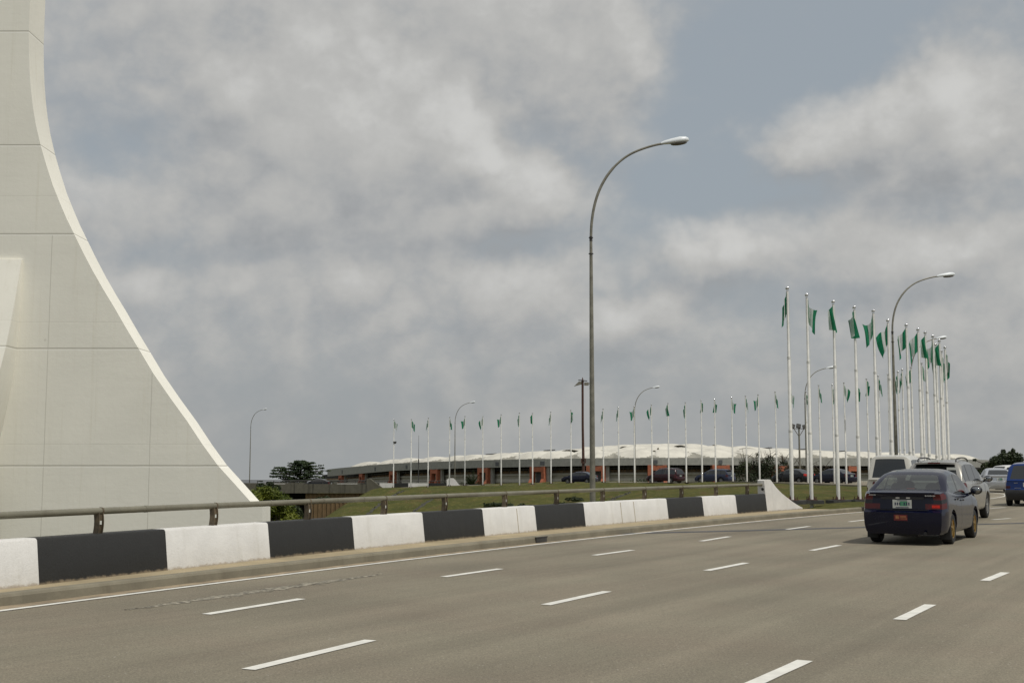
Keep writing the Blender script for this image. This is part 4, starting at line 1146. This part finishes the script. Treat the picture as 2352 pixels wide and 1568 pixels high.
for u in (786, 862, 934, 1034, 1142, 1246, 1506, 1655, 1805, 2040):
    t, b = scurve(u); n = inw(u); c = (t*.45+b*.55) - n*.03; vb = MB(); d = Vector((-n.y, n.x, 0))
    vb.box(c, (.75 if u > 1300 else 1.0, .10, (t.z-b.z)*.5), M=Matrix((d, n, Vector((0, 0, 1)))).transposed()); sbuild(vb, 'vent', M['vent'], smooth=False)
# quilted roof
ru = [777, 845, 902, 950, 995, 1065, 1107, 1154, 1232, 1309, 1402, 1496, 1610, 1714, 1812, 1886, 1972, 2050, 2120, 2200, 2260, 2330, 2420]
rv = [1073.5, 1065.5, 1060.5, 1054, 1051, 1041, 1037, 1033.5, 1028, 1024.5, 1022.5, 1021, 1020, 1020.5, 1023, 1026.5, 1031.5, 1037, 1043, 1048, 1052, 1057, 1062]
cent = [790, 838, 888, 938, 988, 1034, 1088, 1154, 1226, 1309, 1402, 1498, 1609, 1714, 1806, 1888, 1972, 2052, 2124, 2190, 2260]
M['tent_crease_shade'] = simple('painted_valley_shade', (.27, .26, .22), .9, var=.15, scale=.4)  # shade in the creases between lobes, painted as a darker fabric colour
roofm = MB(); lb_v = []; NU, NTt = 520, 56; uu = np.linspace(782, 2270, NU); vs = []
DEP = 24.0; AMP = 1.35
def lobes(u, t):
    best = 0.0; i = int(np.searchsorted(cent, u))
    for r_, (tc, tw) in enumerate(((.15, .18), (.40, .18), (.65, .18), (.90, .18))):
        for k in range(i-2, i+3):
            if not 0 <= k < len(cent)-1: continue
            c = cent[k] if r_ % 2 == 1 else (cent[k]+cent[k+1])/2
            w_ = (cent[k+1]-cent[k])*.62
            c += 9*math.sin(k*2.1+r_*1.7)
            a = ((u-c)/w_)**2 + ((t-tc)/tw)**2*(1.0 if t < tc else .8)
            if a < 1: best = max(best, math.sqrt(1-a))
    return best
for u in uu:
    t0, _ = scurve(u); n = inw(u); vr = float(np.interp(u, ru, rv))
    for k in range(NTt+1):
        t = k/NTt; p = t0 + n*(.3 + DEP*t)
        # height that carries the crest to where it is seen
        top = A(u, vr, t0.y + DEP*.85).z
        hgt = max(.05, top - t0.z - AMP*.85)
        rise = t0.z + hgt*min(1, (t/.88)) if t < .88 else t0.z + hgt - 3.0*(t-.88)/.12*.6
        b = lobes(u, t)*math.sqrt(min(1, t/.13))
        vs.append((p.x, p.y, rise - .30 + (AMP+.30)*b)); lb_v.append(lobes(u, t))
roofm.add(vs, [(i*(NTt+1)+k, (i+1)*(NTt+1)+k, (i+1)*(NTt+1)+k+1, i*(NTt+1)+k+1) for i in range(NU-1) for k in range(NTt)])
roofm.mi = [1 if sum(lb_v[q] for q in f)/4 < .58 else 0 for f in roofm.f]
sbuild(roofm, 'tent_roof', [M['tent'], M['tent_crease_shade']], sharp=80, fixn=False)
# dark masts peeping over the crest between the lobes
for u in (1128, 1262, 1370, 1452, 1558, 1668, 1760, 1842, 1930):
    t0, _ = scurve(u); vr = float(np.interp(u, ru, rv)); c = A(u, vr+6.5, t0.y + DEP*.95); mm = MB(); mm.bar(c + Vector((-1.3, .4, -.15)), c + Vector((1.3, .2, .05)), .35, .22)
    mm.bar(c + Vector((-.9, .3, -1.5)), c + Vector((-.9, .3, 0)), .15, .15); sbuild(mm, 'roof_truss', M['dark_iron'], smooth=False)
# the stands under the fascia, set back
def zbase(u): return A(u, 1116, float(np.interp(u, su, sY))).z
def band(name, off, z0f, z1f, mat, thick=.3, u0=712, u1=2300):
    m_ = MB(); r_ = []; un = np.linspace(u0, u1, 100)
    for u in un:
        t, b = scurve(u); n = inw(u); zz = lambda f: b.z - f*(b.z - zbase(u))
        p = b + n*off
        r_ += [Vector((p.x, p.y, zz(z0f))), Vector((p.x, p.y, zz(z1f))), Vector((p.x, p.y, zz(z1f))) + n*thick, Vector((p.x, p.y, zz(z0f))) + n*thick]
    m_.add(r_, [(4*i+a, 4*i+(a+1) % 4, 4*i+4+(a+1) % 4, 4*i+4+a) for i in range(len(un)-1) for a in range(4)]); return sbuild(m_, name, mat, smooth=False)
band('recess', 4.0, -.35, .50, M['void_shade'])
band('seating', 2.6, .20, .34, M['wood_seat'])
band('stand_wall', 1.9, .34, 1.2, M['stad_wall'])
band('stand_panel', 1.7, .62, .80, M['stad_light'], .15)
band('stand_ledge', 1.6, .40, .44, M['stad_light'], .25)
band('truss_chord', 1.5, .10, .145, M['dark_iron'], .2)
m_ = MB()
for u in np.arange(780, 2240, 7.3):
    t, b = scurve(u); n = inw(u); H_ = b.z-zbase(u); d = .11; a0 = b + n*1.7; a1 = a0 - Vector((0, 0, H_*.30)); j = (int(u*10) % 3)-1
    d_ = Vector((n.y, -n.x, 0)); m_.bar(a0, a1 + d_*j*.7, .09, .09)
sbuild(m_, 'truss_rods', M['dark_iron'], smooth=False)
PORT = [780, 827, 898, 995, 1107, 1232, 1367, 1510, 1657, 1796, 1963, 2110]
for u in PORT:
    t, b = scurve(u); n = inw(u); d = Vector((n.y, -n.x, 0)); H_ = b.z - zbase(u); w2 = 1.9
    m_ = MB(); mt3 = Matrix((d, n, Vector((0, 0, 1)))).transposed()
    foot = Vector((b.x, b.y, b.z-H_)) + n*.6
    for sx in (-1, 1): m_.box(foot + d*sx*(w2-.36) + Vector((0, 0, H_*.54)), (.72, 1.0, H_*.92), M=mt3)
    m_.box(foot + Vector((0, 0, H_*.86)), (w2*2-1.46, .98, H_*.24), M=mt3)
    for sx in (-1, 1):
        c = foot + d*sx*(w2-.36) + n*(-.5)
        m_.add([c + d*-.35, c + d*.35, c + d*.35 + n*-1.0, c + d*-.35 + n*-1.0, c + d*-.35 + Vector((0, 0, 1.5)), c + d*.35 + Vector((0, 0, 1.5))], [(0, 1, 2, 3), (4, 5, 1, 0), (3, 2, 5, 4), (0, 3, 4), (1, 5, 2)])
    po = sbuild(m_, 'portal', M['terracotta'], smooth=False)
    m_ = MB(); m_.box(foot + n*.9 + Vector((0, 0, H_*.4)), (w2*2-1.5, .3, H_*.8), M=mt3); sbuild(m_, 'opening', M['vent'], po, smooth=False)
    m_ = MB(); m_.box(foot + d*(w2+.38) + n*.6 + Vector((0, 0, H_*.5)), (.72, .6, H_*.99), M=mt3); sbuild(m_, 'side_wall', M['fascia'], po, smooth=False)

# ------------------------------------------------------------------ overpass on the left and its parapet beyond the abutment
ovp = empty('overpass', (-30, 176, -6)); tag(ovp, 'weathered concrete overpass with pipe railings at the left, ribbed brown abutment beneath', 'overpass')
OO = ovp.location.copy()
def obuild(mb, name, mat, parent=ovp, off=None, **k):
    o_ = off or OO
    mb.v = [(x-o_.x, y-o_.y, z-o_.z) for x, y, z in mb.v]; return mb.build(name, mat, parent, **k)
zt = A(760, 1111, 176).z; zb_ = A(760, 1132, 176).z; xr = A(842, 1111, 176).x
mb = MB(); mb.box(((xr-110)/2, 176.2, (zt+zb_)/2), (xr+110, .4, zt-zb_)); obuild(mb, 'deck_beam', M['old_concrete'], smooth=False)
mb = MB(); mb.box(((xr-110)/2, 183, zb_+.35), (xr+110, 13, .5)); obuild(mb, 'deck', M['old_concrete'], smooth=False)
mb = MB(); mb.box(((xr-110)/2, 189.3, (zt+zb_)/2), (xr+110, .4, zt-zb_)); obuild(mb, 'deck_beam', M['old_concrete'], smooth=False)
for k in range(11):
    x1 = xr - 1.5 - k*5.2
    if k % 2 == 0: mb = MB(); mb.box((x1-1.3, 176.25, zt+.035), (2.9, .42, .07)); obuild(mb, 'white_coping', M['wall_white'], smooth=False)
for rz_, nm in ((.50, 'rail'), (.32, 'rail')):
    mb = MB(); mb.tube([(-110, 176.2, zt+rz_), (xr, 176.2, zt+rz_)], .055, 8); obuild(mb, 'railing_pipe', M['dark_iron'])
for k in range(30):
    mb = MB(); x1 = xr-1.6-k*2.35; mb.box((x1, 176.2, zt+.25), (.09, .09, .52)); obuild(mb, 'railing_post', M['dark_iron'], smooth=False)
mb = MB(); x2 = A(852, 1100, 176).x; zp = A(846, 1099, 176).z
mb.prism([Vector((xr, 175.9, -6)), Vector((xr, 175.9, zp)), Vector((xr+.5, 175.9, zp)), Vector((x2+1.6, 175.9, zt-.5)), Vector((x2+2.2, 175.9, -6))], [Vector((xr, 177, -6)), Vector((xr, 177, zp)), Vector((xr+.5, 177, zp)), Vector((x2+1.6, 177, zt-.5)), Vector((x2+2.2, 177, -6))]); obuild(mb, 'end_pillar', M['old_concrete'], smooth=False)
M['ribbed'] = concrete('ribbed_brown_wall', (.20, .135, .07), (.10, .065, .035), amount=.6)
xa = A(703, 1150, 177).x
mb = MB(); mb.box(((xa+xr+3)/2, 177.0, zb_-3.5), (xr+3-xa, 1.0, 6.9))
x_ = xa+.15
while x_ < xr+3:
    mb.box((x_, 176.44, zb_-3.5), (.26, .14, 6.88)); x_ += .62
obuild(mb, 'abutment', M['ribbed'], smooth=False)
mb = MB(); mb.box((-48, 188, -6), (36, .8, 7.4)); obuild(mb, 'shade_backing', M['void_shade'], smooth=False)  # dark sheet added behind the deck for the shade beneath it
# parapet continuing on the crest
cp_ = empty('crest_parapet', (-14, 176, -1.6)); tag(cp_, 'distant black and white painted parapet behind the leftmost far flagpoles, ending in a white fin', 'parapet'); CO = cp_.location.copy()
cu = [(828, 872, 1), (872, 905.5, 0), (905.5, 938, 1), (938, 983, 0), (983, 1026, 1)]
for u0, u1, dk in cu:
    a, b = A(u0, 1114, 176.8), A(u1, 1114, 176.8); zt_ = A(u0, 1109, 176.8).z
    mb = MB(); mb.box(((a.x+b.x)/2, 176.8, zt_-.7), (b.x-a.x, .3, 1.4)); obuild(mb, 'black_block' if dk else 'white_block', M['wall_black' if dk else 'wall_white'], cp_, CO, smooth=False)
ol = [(1026, 1130), (1026, 1101), (1031, 1097.5), (1041, 1097.5), (1046, 1102), (1051, 1109), (1057, 1115), (1066, 1119.5), (1066, 1130)]
f_ = [A(u, v, 176.6) for u, v in ol]; mb = MB(); mb.prism(f_, [p + Vector((0, .35, 0)) for p in f_]); obuild(mb, 'end_fin', M['wall_white'], cp_, CO, smooth=False)
zr_ = A(940, 1104, 176.8).z; mb = MB(); mb.tube([(A(830, 1104, 176.8).x, 176.8, zr_), (A(1026, 1104, 176.8).x, 176.8, zr_)], .05, 8); obuild(mb, 'rail', M['dark_iron'], cp_, CO)
for u in (855, 890, 922, 958, 1005):
    x1 = A(u, 1104, 176.8).x; mb = MB(); mb.box((x1, 176.8, zr_-.2), (.1, .1, .4)); obuild(mb, 'rail_post', M['dark_iron'], cp_, CO, smooth=False)

# ------------------------------------------------------------------ masts
mast = empty('rusty_mast', (A(1339.5, 1110, 176).x, 176, -1.6)); tag(mast, 'tall rusty brown mast with old floodlights at its head, left of the foreground lamp post', 'mast')
zt_ = A(1340, 866, 176).z + 1.6
mb = MB(); mb.tube([(0, 0, -1), (.04, 0, 4), (-.02, 0, 9), (0, 0, zt_-.6)], [.24, .20, .17, .16], 10); mb.tube([(0, 0, zt_-.7), (0, 0, zt_)], [.22, .02], 8); mb.build('shaft', M['rust'], mast)
mb = MB(); mb.bar((-.62, 0, zt_-.40), (.66, 0, zt_-.55), .35, .10); mb.bar((0, -.5, zt_-.5), (0, .5, zt_-.5), .16, .10); mb.build('cross_arm', M['dark_iron'], mast, smooth=False)
mb = MB(); mb.add([(-1.25, -.3, zt_-1.32), (-.15, -.3, zt_-1.02), (-.15, -.3, zt_-.66), (-.55, -.3, zt_-.62), (-1.25, .3, zt_-1.32), (-.15, .3, zt_-1.02), (-.15, .3, zt_-.66), (-.55, .3, zt_-.62)], [(0, 1, 2, 3), (7, 6, 5, 4), (0, 4, 5, 1), (1, 5, 6, 2), (2, 6, 7, 3), (3, 7, 4, 0)]); mb.build('floodlight', M['steel'], mast, smooth=False)
mb = MB(); mb.box((.55, 0, zt_-.98), (.62, .5, .42)); mb.box((.95, 0, zt_-.92), (.25, .3, .12)); mb.build('floodlight', M['steel'], mast, smooth=False)
zbx = A(1340, 1058, 176).z + 1.6
mb = MB()
for c, d in (((-.22, -.2, zbx), (.18, .2, .60)), ((.34, -.2, zbx), (.14, .2, .60)), ((.05, -.2, zbx+.30), (.5, .2, .10)), ((.05, -.2, zbx-.30), (.5, .2, .10))): mb.box(c, d)
mb.build('switch_frame', M['rust'], mast, smooth=False)
mb = MB(); mb.box((.35, -.3, zbx-2.0), (.9, .35, 1.0)); mb.build('control_box', M['rust'], mast, smooth=False)
fm = empty('floodlight_pole', (A(1838, 1110, 150).x, 150, -1)); tag(fm, 'slim pole carrying three dark square floodlights, behind the two nearest flagpoles', 'floodlight pole')
zt_ = A(1838, 984, 150).z + 1
mb = MB(); mb.tube([(0, 0, -.5), (0, 0, zt_)], [.14, .10], 8)
for sx in (-1, 1): mb.bar((0, 0, zt_-1.0), (sx*.62, 0, zt_), .07, .07)
mb.bar((-.8, 0, zt_), (.75, 0, zt_-.02), .08, .08); mb.build('pole', M['steel'], fm)
for x_, z_, t in ((-.78, .30, .35), (-.05, .32, .2), (.72, .22, -.15)):
    mb = MB(); rm = Matrix.Rotation(t, 3, 'Y') @ Matrix.Rotation(-.35, 3, 'X'); mb.box((x_, -.05, zt_+z_), (.52, .28, .48), M=rm); mb.build('floodlight', M['dark_iron'], fm, smooth=False)
q = A(961, 1113, 182)
an = empty('antenna_mast', (q.x, 182, -1.7)); tag(an, 'hair-thin dark antenna mast between the second and third far flagpoles', 'antenna')
zt_ = A(961, 999, 182).z + 1.7; mb = MB(); mb.tube([(0, 0, 0), (0, 0, zt_*.5), (0, 0, zt_*.52), (0, 0, zt_)], [.07, .06, .035, .02], 6); mb.build('shaft', M['dark_iron'], an)
mb = MB(); mb.tube([(0, 0, zt_*.45), (0, 0, zt_*.55)], .09, 6); mb.build('coupling', M['dark_iron'], an)
q = A(903, 1016, 171); mb = MB(); mb.box((.25, 0, 0), (.36, .2, .3)); mb.box((.25, 0, .12), (.5, .22, .08)); lb_ = mb.build('small_floodlight', M['dark_iron'], smooth=False); lb_.location = (q.x, 171, q.z); tag(lb_, 'small grey floodlight bolted halfway up the first far flagpole', 'floodlight')

# ------------------------------------------------------------------ trees and shrubs
def leaves(mb, centers, n, size, flat=1.0, seed=0, asp=.5, surf=.55):
    r_ = random.Random(seed); tw_ = sum(c[1][0]*c[1][1]*c[1][2] for c in centers)**1
    wts = [(c[1][0]*c[1][1]*c[1][2])**.67 for c in centers]; tot = sum(wts)
    for (c, rad), w in zip(centers, wts):
        c = Vector(c)
        for _ in range(max(3, int(n*w/tot))):
            d = Vector((r_.gauss(0, 1), r_.gauss(0, 1), r_.gauss(0, 1))).normalized()
            k = surf + (1-surf)*r_.random() if r_.random() < .8 else r_.random()
            k *= r_.uniform(.85, 1.12)
            p = c + Vector((d.x*rad[0], d.y*rad[1], d.z*rad[2]))*k
            nrm = (d*.7 + Vector((r_.gauss(0, .5), r_.gauss(0, .5), r_.gauss(0, .5)+.45*flat))).normalized()
            a = nrm.orthogonal().normalized(); a = Matrix.Rotation(r_.uniform(0, 6.28), 3, nrm) @ a; b = nrm.cross(a); s = size*r_.uniform(.6, 1.4)
            mb.add([p - a*s, p - b*s*asp + nrm*s*.12, p + a*s, p + b*s*asp + nrm*s*.12], [(0, 1, 2, 3)])
def limbs(mb, base, tips, r0, seed=0):
    r_ = random.Random(seed); base = Vector(base)
    for t in tips:
        t = Vector(t); m1 = base.lerp(t, .45) + Vector((r_.uniform(-.1, .1), r_.uniform(-.1, .1), .08))*(t-base).length
        mb.tube([base, m1, t], [r0, r0*.65, r0*.2], 7)
def tree(name, loc, crown, trunk_h, n, size, leaf, label, cat='tree', group=None, seed=0, flat=1.0, asp=.5, r0=.16, twigs=0):
    o = empty(name, loc); tag(o, label, cat, group)
    mb = MB(); mb.tube([(0, 0, -.6), (.05, 0, trunk_h*.5), (0, .04, trunk_h)], [r0*1.25, r0, r0*.8], 8)
    limbs(mb, (0, 0, trunk_h*.9), [c[0] for c in crown], r0*.6, seed)
    r_ = random.Random(seed+5)
    for k in range(twigs):
        c, rad = crown[r_.randrange(len(crown))]; c = Vector(c); e = c + Vector((r_.gauss(0, 1)*rad[0], r_.gauss(0, .6)*rad[1], abs(r_.gauss(.6, .6))*rad[2]*1.6))
        m1 = c.lerp(e, .5) + Vector((r_.uniform(-.2, .2), 0, r_.uniform(-.1, .3))); mb.tube([c, m1, e], [.05, .035, .012], 5)
    mb.build('trunk', M['bark'], o)
    mb = MB(); leaves(mb, crown, n, size, flat, seed, asp); mb.build('crown', M[leaf], o, smooth=False, fixn=False)
    return o
r_ = random.Random(3)
# tiered tree behind the overpass
tl = A(690, 1110, 205); S1 = 205/2800
o = empty('tiered_tree', (tl.x, 205, -4)); tag(o, 'dark green tree with flat spreading tiers of leaves behind the overpass', 'tree')
zg = lambda v: A(690, v, 205).z + 4
mb = MB(); mb.tube([(0, 0, -.5), (0, 0, zg(1062))], [.35, .10], 8); crown = []
tiers = [(1106, 84, 0), (1100, 72, 5), (1094, 66, -2), (1088, 58, 6), (1082, 60, -4), (1076, 46, 6), (1070, 34, 8), (1064, 28, 6), (1060, 14, -2)]
for v, rw, sh in tiers:
    z = zg(v); nb = 9
    for k in range(nb):
        a = 2*math.pi*k/nb + r_.uniform(-.3, .3); rr = rw*S1*r_.uniform(.55, 1.15); ox = sh*S1
        e = Vector((ox+math.cos(a)*rr, math.sin(a)*rr, z + r_.uniform(-.15, .35))); mb.tube([(0, 0, z-.5), (e.x*.6, e.y*.6, z-.05), e], [.07, .05, .02], 5)
        for f in (.45, .72, 1.0):
            crown.append(((e.x*f, e.y*f, z - .25*(1-f) + r_.uniform(-.08, .16)), (1.0-.45*f, 1.0-.45*f, .15)))
tl_ = A(642, 1085, 205); dxl = tl_.x - tl.x
for v, rw in ((1074, 10), (1080, 18), (1087, 22), (1094, 24)):
    for k in range(6):
        a = 2*math.pi*k/6; crown.append(((dxl + math.cos(a)*rw*S1*.7, math.sin(a)*rw*S1*.7, zg(v)), (.7, .7, .2)))
mb.tube([(0, 0, 1.5), (dxl*.7, 0, zg(1098)), (dxl, 0, zg(1074))], [.15, .1, .04], 6)
mb.build('trunk', M['bark'], o); mb = MB(); leaves(mb, crown, 9500, .17, 1.8, 4, .5, .2); mb.build('crown', M['leaf_tier'], o, smooth=False, fixn=False)
# mango-like bush below the parapet
b0 = A(628, 1165, 60); k = 60/2800
crown = []
for u, v, ru_ in ((600, 1140, 26), (625, 1138, 24), (648, 1150, 22), (620, 1165, 30), (655, 1175, 26), (600, 1180, 34), (672, 1192, 20), (640, 1200, 30), (585, 1150, 30), (612, 1126, 14), (665, 1205, 26), (690, 1203, 10)):
    q = A(u, v, 60 + r_.uniform(-.7, .7)); crown.append(((q.x-b0.x, q.y-60, q.z+6), (ru_*k, ru_*k*1.1, ru_*k*.85)))
tree('mango_tree', (b0.x, 60, -6), crown, 3.2, 9000, .085, 'leaf_mango', 'bright yellow-green leafy tree top squeezed between the monument leg and the ribbed abutment', seed=11, asp=.34, flat=.6)
b0 = A(640, 1112, 120); k = 120/2800; crown = []
for u, v, ru_ in ((596, 1118, 10), (618, 1114, 9), (640, 1120, 8), (660, 1160, 22), (680, 1178, 16), (690, 1200, 16)):
    q = A(u, v, 120); crown.append(((q.x-b0.x, r_.uniform(-1, 1), q.z+8), (ru_*k, ru_*k, ru_*k*.9)))
tree('shade_tree', (b0.x, 120, -8), crown, 4.5, 6000, .16, 'leaf_dark', 'dark shaded tree behind the bright leafy one, reaching the overpass railing', seed=12)
# palm-like shrub before the stadium
q = A(1083, 1113, 178); o = empty('palm_shrub', (q.x, 178, -1.7)); tag(o, 'dark spiky palm-like shrub left of the first wide portal, behind the far flagpoles', 'shrub')
mb = MB(); mb.tube([(0, 0, -.3), (0, 0, 1.2)], [.2, .14], 7); mb.build('trunk', M['bark'], o); mb = MB()
for k in range(60):
    a = r_.uniform(0, 6.28); el_ = r_.uniform(.1, 1.35); ln = r_.uniform(1.3, 2.9); d = Vector((math.cos(a)*math.cos(el_), math.sin(a)*math.cos(el_)*.8, math.sin(el_))); b = Vector((0, 0, r_.uniform(.2, 1.0)))
    for i in range(14):
        f = i/13; p = b + d*ln*f + Vector((0, 0, -.45*f*f)); side = d.cross(Vector((0, 0, 1))).normalized(); w_ = .30*(1-.7*f)
        for sg in (-1, 1):
            mb.add([p, p + d*.06, p + side*sg*w_ + d*.16 + Vector((0, 0, -.06)), p + side*sg*w_*.9 + d*.10 + Vector((0, 0, -.08))], [(0, 1, 2, 3)])
mb.build('crown', M['leaf_dark'], o, smooth=False, fixn=False)
# thicket with bare twigs
b0 = A(1745, 1110, 150); k = 150/2800; crown = []
for u, v, ru_ in ((1695, 1085, 16), (1710, 1070, 18), (1735, 1075, 24), (1760, 1068, 22), (1780, 1078, 18), (1720, 1098, 24), (1750, 1100, 28), (1785, 1098, 20), (1690, 1102, 14), (1800, 1062, 10), (1770, 1052, 9), (1738, 1046, 8)):
    q = A(u, v, 150 + r_.uniform(-1, 1)); crown.append(((q.x-b0.x, q.y-150, q.z+1.2), (ru_*k, ru_*k, ru_*k*.85)))
tree('thicket', (b0.x, 150, -1.2), crown, .8, 3600, .13, 'leaf_dark', 'dark tangled thicket with bare twigs in front of the stadium roof', 'tree', seed=14, twigs=90, r0=.12)
crown = []; b0 = A(1850, 1110, 156)
for u, v, ru_ in ((1815, 1078, 16), (1838, 1082, 18), (1865, 1085, 18), (1890, 1088, 18), (1915, 1092, 14), (1850, 1098, 20), (1885, 1100, 18)):
    q = A(u, v, 156); crown.append(((q.x-b0.x, r_.uniform(-1, 1), q.z+1.4), (ru_*k, ru_*k, ru_*k*.8)))
tree('thicket', (b0.x, 156, -1.4), crown, .8, 1900, .13, 'leaf_brown', 'thin brownish thicket behind the charcoal and dark blue saloons', 'tree', seed=15, twigs=60, r0=.1)
# trees at the right edge
def crown_tree(u0, Y, items, label, seed, name='dense_tree', n=5200):
    b0 = A(u0, 1110, Y); k = Y/2800; cr = []
    for u, v, ru_ in items:
        q = A(u, v, Y); cr.append(((q.x-b0.x, r_.uniform(-1.2, 1.2), q.z+1.0), (ru_*k, ru_*k, ru_*k*.85)))
    tree(name, (b0.x, Y, -1.0), cr, 1.6, n, .15, 'leaf_dark', label, seed=seed, r0=.2)
crown_tree(2305, 120, [(2262, 1070, 12), (2255, 1085, 12), (2278, 1058, 14), (2300, 1052, 18), (2325, 1056, 20), (2345, 1052, 14), (2290, 1075, 20), (2320, 1080, 24), (2268, 1092, 16), (2345, 1078, 22), (2248, 1056, 4), (2305, 1036, 6), (2325, 1034, 5), (2335, 1040, 8)], 'dense dark tree at the right edge above the silver saloon and blue people carrier', 21)
crown_tree(2440, 135, [(2390, 1070, 20), (2420, 1060, 24), (2450, 1065, 26), (2480, 1070, 24)], 'dark tree just past the right end of the view', 22)
# low shrubs by the stadium and on the bank
def shrub(u, v, Y, w, h, leaf, label, n=260, seed=0, size=.12, group='low shrubs by the stadium'):
    q = A(u, v, Y); cr = [((r_.uniform(-.5, .5)*w, r_.uniform(-.3, .3), h*r_.uniform(.3, .7)), (w*.4, w*.3, h*.45)) for _ in range(5)]
    o = empty('shrub', (q.x, Y, q.z)); tag(o, label, 'shrub', group)
    mb = MB(); limbs(mb, (0, 0, -.1), [c[0] for c in cr], .03, seed); mb.build('stem', M['bark'], o)
    mb = MB(); leaves(mb, cr, n, size, .8, seed, .45, .4); mb.build('foliage', M[leaf], o, smooth=False, fixn=False)
shrub(1322, 1116, 200, 3.4, 1.7, 'leaf_brown', 'brownish bush at the foot of a terracotta portal, left of the navy saloon', 400, 31)
shrub(1288, 1118, 202, 2.2, 1.2, 'leaf_dark', 'low dark bush next to the brownish bush below the stadium', 240, 32)
shrub(1472, 1114, 190, 2.6, 1.5, 'leaf_dark', 'green bush behind the slim lamp post beside the maroon car', 320, 33)
shrub(1340, 1119, 204, 1.6, .9, 'leaf_dark', 'small bush in the doorway of the terracotta portal', 160, 34)
# small tufts on the bank, just over the parapet
TUF = [(1130, 1164, 'small dark tuft on the green bank left of the fifth rail post bay'), (1160, 1166, 'dark tuft on the bank low behind the black block'), (1206, 1169, 'tuft of weeds on the bank over the white block with a joint'), (1320, 1152, 'round tuft on the bank left of the foreground lamp post'), (1378, 1160, 'bright weeds on the bank at the right of the foreground lamp post'), (1285, 1164, 'sparse tuft on the bank halfway along the parapet'), (738, 1150, 'little bush high on the bank beside the ribbed abutment')]
def onbank(u, v):                                          # where the sight line meets the bank
    for Y in np.arange(50, 200, .25):
        q = A(u, v, Y)
        if q.z <= terr(q.x, Y): return q
    return A(u, v, 120)
for i, (u, v, lb) in enumerate(TUF):
    q = onbank(u, v); shrub(u, v, q.y, 1.1, .45, 'leaf_dark' if i != 4 else 'leaf_mango', lb, 320, 40+i, .13, 'weed tufts on the bank')
# stone drains down the bank
M['stone'] = concrete('drain_stone', (.062, .060, .046), (.022, .024, .014), amount=.5)
for pts, lb in (([(926, 1128), (905, 1138), (880, 1152), (858, 1170), (838, 1188)], 'rough stone drain running down the green bank, left one'), ([(1000, 1140), (978, 1154), (955, 1172), (940, 1188)], 'rough stone drain running down the green bank, middle one behind the rail'), ([(1446, 1132), (1425, 1140), (1405, 1150), (1385, 1164)], 'short stone drain on the bank right of the foreground lamp post')):
    pw = [onbank(u, v) for u, v in pts]; pw = smoothpath(pw, 14); mb = MB(); rr2 = random.Random(len(lb)); vs = []; W5 = 5
    for p in pw:
        for k in range(W5):
            x_ = p.x + (k-2)*.10 + rr2.uniform(-.10, .10); y_ = p.y + rr2.uniform(-.12, .12)
            vs.append((x_, y_, terr(x_, y_) + (-.03 if k in (0, 4) else rr2.uniform(-.05, .20))))
    mb.add(vs, [(i*W5+k, i*W5+k+1, (i+1)*W5+k+1, (i+1)*W5+k) for i in range(len(pw)-1) for k in range(W5-1)])
    tag(mb.build('stone_drain', M['stone'], smooth=False), lb, 'drain', 'stone drains on the bank')
